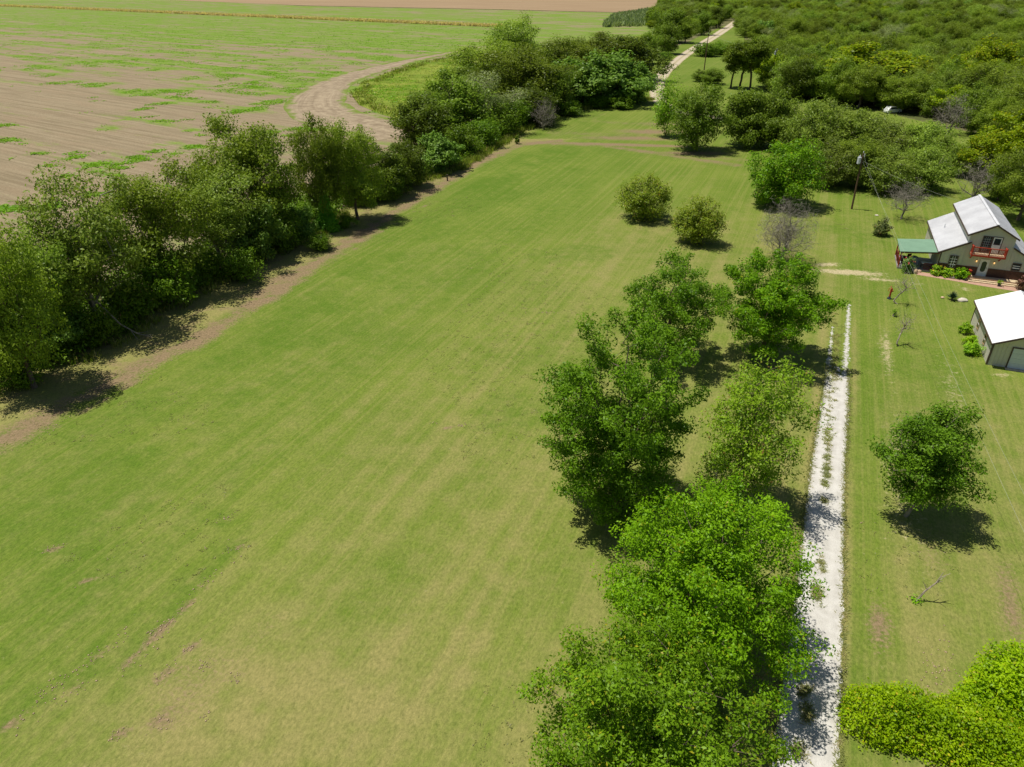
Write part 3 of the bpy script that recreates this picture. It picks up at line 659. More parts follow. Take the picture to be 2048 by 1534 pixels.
def tubes(N, P, r, minr=0):
    Vs = []; Fs = []; n0 = 0
    i = np.arange(1, len(N)); i = i[r[i] >= minr]
    a = N[P[i]]; b = N[i]; ra = np.minimum(r[P[i]], r[i]*1.9); rb = r[i]
    d = b-a; L = np.linalg.norm(d, axis=1); ok = L > 1e-5; a, b, ra, rb, d, L = a[ok], b[ok], ra[ok], rb[ok], d[ok], L[ok]
    d = d/L[:, None]; up = np.where(np.abs(d[:, 2:3]) > .9, np.array([[0, 1., 0]]), np.array([[0, 0, 1.]]))
    u = np.cross(d, up); u /= np.linalg.norm(u, axis=1)[:, None]; v = np.cross(d, u)
    b = b+d*(rb*.5)[:, None]
    for k, m in ((4, rb < .035), (7, rb >= .035)):
        if not m.any(): continue
        t = 2*np.pi*np.arange(k)/k; c = np.cos(t); s = np.sin(t)
        off = u[m][:, None, :]*c[None, :, None]+v[m][:, None, :]*s[None, :, None]
        A = a[m][:, None, :]+off*ra[m][:, None, None]; B = b[m][:, None, :]+off*rb[m][:, None, None]
        V = np.concatenate([A, B], 1).reshape(-1, 3); e = np.arange(m.sum())[:, None]*2*k+n0; j = np.arange(k)[None]
        Fs.append(np.stack([e+j, e+(j+1) % k, e+k+(j+1) % k, e+k+j], 2).reshape(-1, 4)); Vs.append(V); n0 += len(V)
    return np.concatenate(Vs), np.concatenate(Fs)

def leafquads(rng, C, per, rc, L, Wd, centre, upw=.75, outw=.55, rnd=.75, flat=.75, droop=0, jit=.35):
    per = np.maximum(1, rng.poisson(per, len(C))) if not hasattr(per, '__len__') else per
    c = np.repeat(C, per, 0); n = len(c)
    rr = np.repeat(rng.uniform(.65, 1.35, len(C)), per)*rc
    g = rng.normal(size=(n, 3)); g *= (np.minimum(1, 1.6/np.linalg.norm(g, axis=1)))[:, None]
    dr = c-centre; dr /= np.linalg.norm(dr, axis=1)[:, None]+1e-6
    p = c+g*rr[:, None]*np.array([1, 1, flat])+dr*((g*dr).sum(1)*rr*.3)[:, None]
    out = p-centre; out /= np.linalg.norm(out, axis=1)[:, None]+1e-6
    loc = g/(np.linalg.norm(g, axis=1)[:, None]+1e-6)
    nr = out*outw*.5+loc*outw+np.array([0, 0, upw])+rng.normal(size=(n, 3))*rnd*.6; nr /= np.linalg.norm(nr, axis=1)[:, None]
    t = rng.normal(size=(n, 3))+np.array([0, 0, -droop]); t -= nr*(t*nr).sum(1)[:, None]; t /= np.linalg.norm(t, axis=1)[:, None]
    b = np.cross(nr, t); s = rng.uniform(1-jit, 1+jit, n)[:, None]
    a_ = t*L*.5*s; b_ = b*Wd*.5*s
    V = np.stack([p-a_, p+b_-a_*.1+nr*Wd*.12*s, p+a_-nr*Wd*.15*s, p-b_-a_*.1+nr*Wd*.12*s], 1).reshape(-1, 3)
    return V, np.arange(n*4).reshape(-1, 4)

BARK = bark_mat("grey_brown_bark", (.17, .13, .095)); BARKP = bark_mat("pale_bark", (.33, .28, .22)); TWIG = bark_mat("dry_grey_twigs", (.26, .235, .19))
BARKD = bark_mat("dark_bark", (.10, .075, .055))
LM = dict(
    near=leaf_mat("broad_green_leaves", (0.0826, 0.2067, 0.0044), (0.2167, 0.4334, 0.0111), (.36, .36, .02), .02),
    pecan=leaf_mat("dull_green_leaves", (0.0774, 0.1586, 0.0047), (0.2091, 0.3488, 0.0127), (.36, .33, .02), .03),
    deep=leaf_mat("deep_green_leaves", (.062, .135, .006), (.170, .290, .016), None),
    lime=leaf_mat("light_green_leaves", (0.0973, 0.2493, 0.0044), (0.2692, 0.5253, 0.0111), (.38, .38, .02), .02),
    oak=leaf_mat("dark_glossy_leaves", (0.0609, 0.1523, 0.0046), (0.1822, 0.3290, 0.0127), None),
    sparse=leaf_mat("thin_yellowish_leaves", (0.1338, 0.2797, 0.0119), (0.3152, 0.4859, 0.0257), (.26, .17, .04), .04),
    elm=leaf_mat("elm_leaves", (0.1053, 0.1613, 0.0135), (0.2612, 0.3368, 0.0292), None, vr=.36),
    mesq=leaf_mat("fine_feathery_leaves", (0.1290, 0.2043, 0.0243), (0.2961, 0.3832, 0.0527), None, vr=.36),
    dense=leaf_mat("dark_small_leaves", (0.0819, 0.1382, 0.0130), (0.2046, 0.2875, 0.0250), None, vr=.36),
    bigleaf=leaf_mat("large_bluish_leaves", (0.0870, 0.1795, 0.0243), (0.2350, 0.3642, 0.0564), None),
    grey=leaf_mat("grey_green_leaves", (0.1664, 0.2112, 0.0768), (0.3456, 0.3940, 0.1521), None),
    yellow=leaf_mat("yellow_green_leaves", (0.1197, 0.2013, 0.0044), (0.3055, 0.4054, 0.0094), (.44, .42, .012), .09),
    slim=leaf_mat("dusky_leaves", (0.0768, 0.1344, 0.0090), (0.2074, 0.2765, 0.0194), None),
    olive=leaf_mat("small_olive_leaves", (0.1088, 0.1664, 0.0102), (0.2834, 0.3594, 0.0249), (.26, .18, .02), .04),
    vine=leaf_mat("bright_vine_leaves", (.145, .290, .003), (.395, .570, .008), (.56, .48, .03), .03, .36),
    bush=leaf_mat("weedy_bush_leaves", (0.0855, 0.1710, 0.0088), (0.1980, 0.3105, 0.0202), None),
    juniper=leaf_mat("bright_juniper_needles", (0.0896, 0.2944, 0.0154), (0.2074, 0.5253, 0.0304), None),
    sprig=leaf_mat("grey_green_needles", (0.1152, 0.1536, 0.0512), (0.2488, 0.3041, 0.0829), (.26, .14, .05), .1),
    shrubl=leaf_mat("clipped_shrub_leaves", (0.1408, 0.3072, 0.0102), (0.3732, 0.5944, 0.0249), (.45, .42, .03), .02),
    rose=leaf_mat("rose_leaves", (0.0896, 0.1664, 0.0320), (0.2350, 0.3456, 0.0691), None),
    grass=leaf_mat("tall_grass_blades", (.13, .20, .018), (.29, .35, .05), (.46, .41, .16), .2),
    weed=leaf_mat("track_weeds", (.17, .20, .05), (.32, .33, .12), (.38, .32, .16), .2),
    fweed=leaf_mat("fresh_field_weeds", (.14, .28, .014), (.26, .44, .03), None, .05, .35),
    corn=leaf_mat("dry_corn_stalks", (.58, .44, .20), (.80, .64, .34), None),
    cane=leaf_mat("pale_tall_crop", (.17, .24, .085), (.36, .43, .21), None),
)

def plant_meshes(seed, name, H, R, zb, ncl, per, rc, L, Wd, trunk_r, stems=1, spread=.3, fork=None, shell=.55, nl=9, amp=.3, flat=1, bark=None, leaf=None,
                 upw=.75, outw=.55, rnd=.75, droop=0, twig=None, tip=.014, arch=.1, lead=.72, minr=0, wob=.15, lflat=.75, inner=0, nb=0, rb=.9):
    rng = np.random.RandomState(seed)
    cl = boughs(rng, ncl, R, zb, H, nb, rb, shell, nl, amp, flat) if nb else envelope(rng, ncl, R, zb, H, shell, nl, amp, flat)
    N, P, r = skeleton(rng, cl, zb*.6 if fork is None else fork, trunk_r, stems, spread, wob, lead, tip, arch)
    V, F = tubes(N, P, r, minr)
    if twig:
        V2, F2 = leafquads(rng, cl, twig[0], rc, twig[1], twig[2], np.array([0, 0, zb+(H-zb)*.35]), 0, .0, 1.0, 1, 0)
        F = np.concatenate([F, F2+len(V)]); V = np.concatenate([V, V2])
    tm = mesh_np("trunk", V, F, bark or BARK)
    ctr = np.array([0, 0, zb+(H-zb)*.35])
    crown = None
    if per:
        V, F = leafquads(rng, cl, per, rc, L, Wd, ctr, upw, outw, rnd, lflat, droop)
        crown = mesh_np("crown", V, F, leaf)
    return tm, crown

def plant(name, meshes, loc, label, cat, rz=0, sc=(1, 1, 1), group=None, mat=None, bark=None):
    t = thing(name, label, cat, loc, rz, group); t.scale = sc
    tr = mobj("trunk" if cat == 'tree' else "stems", meshes[0], t)
    if bark: tr.material_slots[0].link = 'OBJECT'; tr.material_slots[0].material = bark
    if meshes[1]:
        c = mobj("crown" if meshes[1].name.startswith('crown') else "twigs", meshes[1], t)
        if mat: c.material_slots[0].link = 'OBJECT'; c.material_slots[0].material = mat
    return t

# ================================================================ TREES NEAR THE DRIVE
NEAR = [  # x, y, H, R, zb, seed, label, material, clusters, leaves, leaf size
    (5.7, 18.4, 8.1, 5.0, .9, 11, 'nearest broad green tree beside the drive, cut by the bottom edge', 'pecan', 330, 115, .205),
    (9.9, 26.1, 10.2, 5.0, .9, 18, 'large bright green tree whose branches reach over the white gravel drive', 'lime', 410, 140, .20),
    (7.0, 38.0, 13.3, 5.3, .7, 13, 'big dark green tree, tallest on the lawn, left of the thin yellowish one', 'oak', 420, 122, .24),
    (15.7, 38.9, 11.2, 3.2, .7, 14, 'thin see-through yellowish tree between the big dark tree and the drive', 'sparse', 260, 50, .23),
    (14.9, 60.2, 10.8, 4.7, .9, 15, 'airy green tree with a dark forked trunk beside the bright round one', 'oak', 230, 85, .26),
    (24.0, 60.4, 10.0, 4.7, 1.1, 16, 'bright round green tree beside the end of the white drive', 'near', 280, 115, .27),
    (26.8, 37.4, 7.7, 2.65, 2.1, 17, 'dark round tree standing alone on the lawn right of the drive', 'deep', 190, 105, .23),
]
for x, y, H, R, zb, sd, lab, m, nc, pl, ls in NEAR:
    ms = plant_meshes(sd, "t", H+.35, R+.12, zb, int(nc*1.6), pl*.95, .33, ls*.84, ls*.40, .19*R/4.5, 1, fork=H*.14, shell=.40, amp=.24 if sd in (16, 18, 11) else .34, nl=14, leaf=LM[m], upw=.6, rnd=1.2, nb=int(nc*.34), rb=1.0, bark=BARKP if sd == 17 else BARK)
    plant("tree", ms, (x, y, 0), lab, 'tree', rz=sd*1.3)

# small trees and shrubs standing free on the lawn
def solo(name, seed, x, y, H, R, zb, lab, cat, m, nc, pl, ls, rc=.42, stems=1, **kw):
    ms = plant_meshes(seed, name, H-.2, R-.25, zb, nc, pl, rc, ls, ls*.55, kw.pop('tr', .1), stems, leaf=LM[m], **kw)
    return plant(name, ms, (x, y, 0), lab, cat, rz=seed*.7)
solo("small_tree", 21, 19.6, 105.2, 6.2, 3.8, .5, 'olive-brown round small tree on the lawn, further from the camera of the two alike', 'tree', 'olive', 170, 75, .26, .5, 3, fork=.3)
solo("small_tree", 22, 25.2, 93.9, 6.3, 3.45, .3, 'olive round small tree on the lawn, nearer to the camera of the two alike', 'tree', 'olive', 170, 80, .25, .5, 4, fork=.2)
solo("tree", 23, 42.8, 112, 9.9, 5.5, .5, 'spreading bright green tree with upswept branches at the lawn edge left of the utility pole', 'tree', 'near', 240, 100, .32, .62, 2, fork=.6, amp=.4)
solo("tree", 24, 38.2, 152.6, 13.4, 5.7, 1.0, 'pale green tall tree at the far end of the lawn beside the worn cross strip', 'tree', 'bush', 230, 85, .36, .75, 1, fork=1.8, tr=.25)
solo("tree", 25, 34.9, 168.0, 12.4, 3.4, 1.0, 'thin yellowish-green tree in front of the gravel road bend', 'tree', 'sparse', 130, 50, .36, .7, 2, fork=1.5)
# bare ones
BARE = plant_meshes(31, "b", 7.6, 3.5, .7, 330, 0, .45, 0, 0, .13, 3, .3, fork=.4, bark=TWIG, twig=(16, .85, .022), tip=.012, shell=.3)
plant("bare_shrub", BARE, (34.6, 87.0, 0), 'grey leafless shrub with many fine twigs beside the end of the drive', 'shrub')
BARE2 = plant_meshes(32, "b", 5.6, 3.3, 1.4, 200, 0, .4, 0, 0, .13, 1, fork=1.2, bark=TWIG, twig=(10, .7, .022), tip=.013, shell=.4, lead=.5)
plant("bare_tree", BARE2, (58.6, 105.0, 0), 'leafless purple-grey small tree on the lawn behind the green porch roof', 'tree')
BARE3 = plant_meshes(33, "b", 3.6, 1.2, 1.3, 60, 0, .25, 0, 0, .07, 1, fork=1.2, bark=BARKP, twig=(7, .35, .014), tip=.011, shell=.4, lead=.55, wob=.9)
plant("bare_sapling", BARE3, (43.2, 73.2, 0), 'bare lichened sapling beside the red garden ornament', 'tree', rz=.5)
plant("bare_sapling", BARE3, (38.5, 63.1, 0), 'bare lichened sapling standing alone between the drive and the garage', 'tree', rz=1.4, sc=(.95, .95, 1))
BARE4 = plant_meshes(34, "b", 3.9, 1.6, .5, 70, 0, .3, 0, 0, .05, 3, .3, fork=.4, bark=TWIG, twig=(9, .5, .012), tip=.010, shell=.4)
plant("bare_shrub", BARE4, (14.0, 38.6, 0), 'leafless grey shrub under the thin yellowish tree', 'shrub')
plant("bare_shrub", BARE4, (28.6, 42.4, 0), 'leafless brown shrub behind the lone dark round tree', 'shrub', rz=2, sc=(.8, .8, 1.25))
BARE5 = plant_meshes(35, "b", 8.5, 4.2, 1.0, 200, 0, .5, 0, 0, .12, 4, .3, fork=.6, bark=TWIG, twig=(10, .9, .03), tip=.016, shell=.4)
plant("bare_shrub", BARE5, (100, 170, 0), 'tall purple-grey leafless thicket shrub by the clearing in the woods', 'shrub')
plant("bare_shrub", BARE5, (75.5, 116, 0), 'grey half-dead shrub beside the yellow-green bushy tree behind the house', 'shrub', rz=1, sc=(.75, .75, .75))
plant("bare_tree", BARE5, (130, 196, 0), 'silver-grey dead tree leaning in the woods beside the bright yellow tree', 'tree', rz=2.2, sc=(1.1, 1.1, 1.3))
plant("bare_shrub", BARE5, (7.5, 176, 0), 'pale grey dead shrub among the hedgerow trees by the lawn', 'shrub', rz=3.2, sc=(.8, .8, .8))
# dead sapling leaning over, with thin side twigs
mb = MB()
mb.tube([(0, 0, 0), (.25, .05, .55), (.55, .0, 1.1), (.75, .1, 1.6)], [.05, .04, .028, .012], 6)
for a, b in (((.55, 0, 1.1), (.95, .15, 1.35)), ((.55, 0, 1.1), (.6, -.25, 1.45)), ((.3, .05, .65), (.1, .2, 1.0)), ((.65, .05, 1.35), (.95, -.05, 1.7)), ((.4, .02, .8), (.75, .2, .9))):
    mb.tube([a, b], [.02, .008], 4)
t = thing("dead_sapling", 'thin dead sapling leaning on the lawn below the lone round tree', 'sapling', (23.8, 29.8, 0))
mb.build("trunk", BARKP, t); t.scale = (1.35, 1.35, 1.35)
rng = np.random.RandomState(77)
V, F = leafquads(rng, np.array([[0, 0, .08], [.12, .05, .06], [-.1, .05, .07]]), [26, 18, 18], .12, .16, .05, np.zeros(3))
mobj("sprouts", mesh_np("sprouts", V, F, LM['lime']), t)

# ================================================================ HEDGEROW, THICKET AND WOODS
PROTO = {}
def proto(k, *a, **kw): PROTO.setdefault(k, []).append(plant_meshes(*a, **kw))
for sd in (41, 42, 55): proto('elm', sd, "p", 12, 5, 2.4, 360, 84, .56, .27, .14, .24, fork=2.0, nb=62, rb=1.2, leaf=LM['elm'], amp=.42, nl=12, shell=.4, bark=BARK, upw=.6, rnd=1.15)
for sd in (43, 44, 56): proto('mesq', sd, "p", 11, 5, 1.8,  310, 64, .62, .30, .13, .2, 2, .2, fork=1.6, nb=58, rb=1.1, leaf=LM['mesq'], amp=.5, nl=12, shell=.45, bark=BARKP, lflat=.6, upw=.6, rnd=1.15)
for sd in (45, 46, 57): proto('dense', sd, "p", 9, 4.6, .5,  290, 74, .58, .32, .18, .2, 2, .2, fork=.8, nb=60, rb=1.05, leaf=LM['dense'], amp=.42, nl=12, shell=.4, upw=.6, rnd=1.15)
for sd in (47, 48): proto('bigleaf', sd, "p", 9, 4.6, .4, 210, 46, .56, .48, .32, .18, 3, .25, fork=.8, nb=36, rb=1.05, leaf=LM['bigleaf'], amp=.36, nl=10, shell=.35, upw=.6, rnd=1.1)
for sd in (58, 59): proto('thicket', sd, "p", 9, 5, .3, 330, 60, .60, .32, .15, .16, 4, .3, fork=.5, amp=.42, nl=12, nb=64, rb=1.15, leaf=LM['mesq'], shell=.3, bark=BARKP, lflat=.7, upw=.6, rnd=1.15)
proto('grey', 49, "p", 10, 4.6, 1.6, 190, 62, .66, .34, .10, .22, 2, .3, fork=1.6, nb=30, rb=1.2, leaf=LM['grey'], amp=.45, bark=BARKP, droop=.8, upw=.6, rnd=1.1)
for sd in (50, 51): proto('yellow', sd, "p", 10, 5, 1.2, 240, 74, .58, .34, .22, .22, fork=1.4, nb=44, rb=1.05, leaf=LM['yellow'], amp=.48, nl=14, shell=.4, upw=.6, rnd=1.15)
proto('slim', 52, "p", 13, 3.2, 5.2, 150, 78, .6, .36, .2, .22, fork=4.5, nb=24, rb=1.0, leaf=LM['slim'], amp=.35, bark=BARKD, upw=.6, rnd=1.15)
for sd in (53, 54): proto('bush', sd, "p", 3, 1.6, .1, 80, 64, .30, .22, .10, .05, 5, .2, fork=.15, leaf=LM['bush'], amp=.4, shell=.3, upw=.6, rnd=1.1)
NOM = dict(elm=(12, 5), mesq=(11, 5), dense=(9, 4.6), bigleaf=(9, 4.6), grey=(10, 4.6), yellow=(10, 5), slim=(13, 3.2), thicket=(9, 5), bush=(3, 1.6))
random.seed(3)
for i, (k, x, y, H, R, lab) in enumerate(HEDGE):
    p = PROTO[k][i % len(PROTO[k])]; h0, r0 = NOM[k]
    s = R/r0*random.uniform(1.06, 1.18)
    grp = 'hedgerow trees' if y < 300 and x < 57 and i < 40 else 'trees at the woodland edge'
    if y < 170 and x < 0: x += 2.2 if y < 115 else 1.2
    plant("tree", p, (x, y, 0), lab, 'tree', random.uniform(0, 6.28), (s, s*random.uniform(.92, 1.08), H/h0*.97), grp)
for i, (k, x, y, H, R, lab) in enumerate(BUSHES):
    p = PROTO[k][i % len(PROTO[k])]; h0, r0 = NOM[k]; s = R/r0*1.05
    plant("bush", p, (x, y, 0), lab, 'bush', random.uniform(0, 6.28), (s, s, H/h0*1.03), 'bushes along the hedgerow')

# woods: nearest 240 trees one by one
KINDS = [('elm', 'elm', 'mid-green rounded tree in the woods right of the gravel road', .30), ('dense', 'dense', 'dark green dense tree in the woods right of the gravel road', .34), ('thicket', 'mesq', 'feathery light green tree in the woods right of the gravel road', .26),
         ('elm', 'olive', 'olive-brown tree in the woods right of the gravel road', .08), ('yellow', 'yellow', 'yellow-green tree scattered in the woods right of the gravel road', .03), ('grey', 'grey', 'grey thin-leaved tree in the woods right of the gravel road', .03)]
cum = np.cumsum([k[3] for k in KINDS])
for i in range(0, len(WOODS), 2):
    x, y = WOODS[i], WOODS[i+1]; kk = KINDS[min(int(np.searchsorted(cum, random.random()*cum[-1])), len(KINDS)-1)]
    p = random.choice(PROTO[kk[0]]); h0, r0 = NOM[kk[0]]; H = random.uniform(7.5, 12.0); R = random.uniform(4.3, 6.2)
    plant("tree", p, (x, y, 0), kk[2], 'tree', random.uniform(0, 6.28), (R/r0, R/r0, H/h0), 'woodland trees of the same kind: '+kk[1], mat=LM[kk[1]])

# the far woods that read as one mass
def far_points():
    rng = np.random.RandomState(4); out = []
    P1 = [unproj(*p) for p in FP1]; P2 = [unproj(*p) for p in FP2]
    lim = math.hypot(WOODS[-2], WOODS[-1]); Y = 150.0
    while Y < 1300:
        st = 7.4 if Y < 500 else 7.4+(Y-500)*.006
        X = np.arange(-20, Y*.84, st); x = X+rng.uniform(-.7, .7, len(X))*st; y = Y+rng.uniform(-.7, .7, len(X))*st
        m = (inpoly(x, y, P1) | inpoly(x, y, P2)) & (np.hypot(x, y) > lim)
        for a, b in zip(x[m], y[m]): out += [a, b]
        Y += st
    return out
FP1 = [(1474, 62), (1512, 90), (1535, 178), (1570, 200), (1660, 215), (1860, 232), (1990, 300), (2060, 330), (2400, 330), (2400, -28), (1474, -28)]
FP2 = [(1300, 58), (1345, 62), (1440, 44), (1474, 36), (1474, -28), (1335, -28), (1322, 18)]
FAR = far_points()
def far_woods():
    rng = np.random.RandomState(8); x = np.array(FAR[::2]); y = np.array(FAR[1::2]); q = fbm(x*.016, y*.016, 15); q2 = fbm(x*.03, y*.03, 25)
    keep = ~((q < .36) & (rng.rand(len(x)) < .7)); x, y, q, q2 = x[keep], y[keep], q[keep], q2[keep]; n = len(x)
    me = bpy.data.meshes.new("woods"); me.vertices.add(n); me.vertices.foreach_set('co', np.stack([x, y, np.zeros(n)], 1).astype(np.float32).ravel())
    src = [PROTO[k][i][1] for k, i in (('elm', 0), ('elm', 1), ('dense', 0), ('dense', 1), ('thicket', 0), ('thicket', 1), ('bigleaf', 0), ('grey', 0), ('yellow', 0))]
    pr = np.stack([.16*np.ones(n), .14*np.ones(n), .10+.25*(q2 > .5), .10+.25*(q2 > .5), .14+.2*(q2 < .5), .14+.2*(q2 < .5), .03*np.ones(n), .05+.7*(q2 < .33), .03+.10*(q2 > .62)], 1)
    pr /= pr.sum(1)[:, None]; idx = (rng.rand(n)[:, None] > np.cumsum(pr, 1)).sum(1)
    k = (.62+.6*rng.rand(n)**1.4)*(.70+.62*q); zk = k*rng.uniform(.7, 1.1, n)
    for nm, ty, val in (('idx', 'INT', idx.astype(np.int32)), ('turn', 'FLOAT', rng.uniform(0, 6.28, n).astype(np.float32))):
        a = me.attributes.new(nm, ty, 'POINT'); a.data.foreach_set('value', val)
    a = me.attributes.new('size', 'FLOAT_VECTOR', 'POINT'); a.data.foreach_set('vector', np.stack([k*1.15, k*1.15, zk], 1).astype(np.float32).ravel())
    o = mobj("woods", me)
    ng = bpy.data.node_groups.new("woodland_scatter", 'GeometryNodeTree')
    ng.interface.new_socket("Geometry", in_out='INPUT', socket_type='NodeSocketGeometry'); ng.interface.new_socket("Geometry", in_out='OUTPUT', socket_type='NodeSocketGeometry')
    gi = ng.nodes.new('NodeGroupInput'); go = ng.nodes.new('NodeGroupOutput'); inst = ng.nodes.new('GeometryNodeInstanceOnPoints'); join = ng.nodes.new('GeometryNodeJoinGeometry')
    crowns = {c.data.name: c for c in bpy.data.objects if c.type == 'MESH' and c.parent is not None}
    for m in reversed(src):
        oi = ng.nodes.new('GeometryNodeObjectInfo'); oi.inputs['Object'].default_value = crowns[m.name]; oi.inputs['As Instance'].default_value = True; oi.transform_space = 'ORIGINAL'
        ng.links.new(oi.outputs['Geometry'], join.inputs[0])
    def attr(nm, ty):
        nd = ng.nodes.new('GeometryNodeInputNamedAttribute'); nd.data_type = ty; nd.inputs[0].default_value = nm; return nd.outputs[0]
    cx = ng.nodes.new('ShaderNodeCombineXYZ'); ng.links.new(attr('turn', 'FLOAT'), cx.inputs[2])
    inst.inputs['Pick Instance'].default_value = True
    ng.links.new(gi.outputs[0], inst.inputs['Points']); ng.links.new(join.outputs[0], inst.inputs['Instance']); ng.links.new(attr('idx', 'INT'), inst.inputs['Instance Index'])
    ng.links.new(cx.outputs[0], inst.inputs['Rotation']); ng.links.new(attr('size', 'FLOAT_VECTOR'), inst.inputs['Scale']); ng.links.new(inst.outputs[0], go.inputs[0])
    md = o.modifiers.new("scatter", 'NODES'); md.node_group = ng
    return o
tag(far_woods(), 'distant woodland stretching to the top of the photo beyond the nearer trees', 'woodland', kind='stuff')

# ================================================================ VINE HEDGE bottom right
def mound(seed, lobes, n, L, mat, name):
    rng = np.random.RandomState(seed); Vs = []; tot = sum(l[3]*l[4] for l in lobes)
    for x, y, z, rx, rz in lobes:
        m = int(n*rx*rz/tot); d = rng.normal(size=(m, 3)); d[:, 2] = np.abs(d[:, 2])*1.0-.25; d /= np.linalg.norm(d, axis=1)[:, None]
        r = 1-.30*rng.rand(m)**1.6
        bumps = 1+.30*(fbm(d[:, 0]*4+x, d[:, 1]*4+d[:, 2]*3+y, seed)-.5)*2+.20*(fbm(d[:, 0]*9+x, d[:, 1]*9+d[:, 2]*7+y, seed+5)-.5)*2
        p = d*(r*bumps)[:, None]*np.array([rx, rx, rz])+np.array([x, y, z]); p = p[p[:, 2] > .04]
        v, _ = leafquads(rng, p, np.ones(len(p), int), .10, L, L*.62, np.array([x, y, z-.6]), .8, .5, .8)
        Vs.append(v)
    V = np.concatenate(Vs); return mesh_np(name, V, np.arange(len(V)).reshape(-1, 4), mat)
def core(lobes, name, mat, parent):   # tangle of woody stems inside
    rng = np.random.RandomState(5); mb = MB()
    for x, y, z, rx, rz in lobes:
        for k in range(14):
            a = rng.uniform(0, 6.28); r = rx*rng.uniform(.3, .8)
            mb.tube([(x+rng.normal()*.2, y+rng.normal()*.2, 0), (x+math.cos(a)*r*.5, y+math.sin(a)*r*.5, z+rz*.4), (x+math.cos(a)*r, y+math.sin(a)*r, z+rz*rng.uniform(.2, .75))], [.035, .025, .01], 4)
    return mb.build(name, mat, parent)
VH = [(17.9, 22.0, .2, 1.65, 1.9), (19.1, 21.9, .2, 1.6, 1.9), (20.3, 21.3, .2, 1.6, 1.8), (21.4, 20.9, .3, 1.7, 2.1), (22.5, 20.4, .3, 1.8, 2.3), (23.4, 19.2, .3, 2.0, 2.4), (24.6, 18.0, .3, 2.1, 2.5)]
VB = [(23.7, 22.2, .7, 1.7, 2.5), (25.0, 22.6, 1.0, 2.0, 2.9), (26.2, 21.2, 1.0, 2.5, 3.1)]
t = thing("vine_hedge", 'bright yellow-green vine hedge mound reaching from the drive towards the right', 'hedge', (0, 0, 0))
core(VH, "stems", BARK, t)
mobj("foliage", mound(71, VH, 46000, .135, LM['vine'], "foliage"), t)
t = thing("vine_bush", 'taller yellow-green vine-covered bush at the lower right corner', 'bush', (0, 0, 0))
core(VB, "stems", BARK, t)
mobj("foliage", mound(72, VB, 34000, .15, LM['vine'], "foliage"), t)


# ================================================================ STUFF: tall grass, weeds, crops
def blades(seed, pts, per, h, w, lean=.35, spread=.25):
    rng = np.random.RandomState(seed); n = len(pts)*per
    c = np.repeat(np.asarray(pts, float), per, 0)+np.c_[rng.normal(size=(n, 2))*spread, np.zeros(n)]
    a = rng.uniform(0, 6.28, n); hh = h*rng.uniform(.5, 1.25, n); d = np.stack([np.cos(a), np.sin(a), np.zeros(n)], 1); ln = rng.normal(size=(n, 2))*lean
    top = c+np.c_[ln*hh[:, None], hh]; mid = c+np.c_[ln*hh[:, None]*.3, hh*.55]; ww = w*rng.uniform(.7, 1.3, n)[:, None]
    V = np.stack([c-d*ww*.3, c+d*ww*.3, mid+d*ww*.5, top, mid-d*ww*.5], 1).reshape(-1, 3)
    return V, np.arange(n*5).reshape(-1, 5)
rng = np.random.RandomState(12)
def along(pts, n, lo, hi, seed):
    r = np.random.RandomState(seed); Q = resample(pts, .5); T = np.gradient(Q, axis=0); T /= np.linalg.norm(T, axis=1)[:, None]
    i = r.randint(0, len(Q), n); off = r.uniform(lo, hi, n); p = Q[i]+np.stack([T[i, 1], -T[i, 0]], 1)*off[:, None]
    k = fbm(p[:, 0]*.3, p[:, 1]*.3, seed) > .42
    return np.c_[p[k], np.zeros(k.sum())]
V, F = blades(1, along(HEDGE_EDGE, 2600, -4.5, .2, 3), 9, .75, .07)
V2, F2 = blades(2, along(HEDGE_EDGE[9:], 1500, -5, 1.0, 4), 9, 1.0, .10)
tag(mobj("tall_grass", mesh_np("tall_grass", np.concatenate([V, V2]), np.concatenate([F, F2+len(V)]), LM['grass'])), 'rough uncut grass and weeds at the foot of the hedgerow', 'grass', kind='stuff')
# low leafy undergrowth under the hedgerow trees
pts = np.concatenate([along(HEDGE_EDGE, 3600, -9, -1.2, 6), along(HEDGE_EDGE, 3000, -8, -2.5, 16), along(HEDGE_EDGE[:9], 2600, -13, -6, 26)]); pts[:, 2] = rng.rand(len(pts))**1.3*(.4+3.6*fbm(pts[:, 0]*.25, pts[:, 1]*.25, 8))
V, F = leafquads(rng, pts, 22, .5, .30, .18, np.array([-20, 100, -30.]), .8, .2, .8)
tag(mobj("undergrowth", mesh_np("undergrowth", V, F, LM['bush'])), 'low leafy undergrowth in the shade beneath the hedgerow trees', 'undergrowth', kind='stuff')
# meadow tussocks
mp = np.c_[rng.uniform(-60, 60, 9000), rng.uniform(170, 440, 9000), np.zeros(9000)]
mp = mp[inpoly(mp[:, 0], mp[:, 1], MEADOW)]; ed, _ = pdist(mp[:, 0], mp[:, 1], MEADOW[:9])
V, F = blades(3, mp, 5, .34, .16, .7, .5); V2, F2 = blades(4, mp[ed < 5], 12, .7, .2, .5, .7)
tag(mobj("meadow_grass", mesh_np("meadow_grass", np.concatenate([V, V2]), np.concatenate([F, F2+len(V)]), LM['grass'])), 'rough green grass of the strip between the dirt track and the hedgerow', 'grass', kind='stuff')
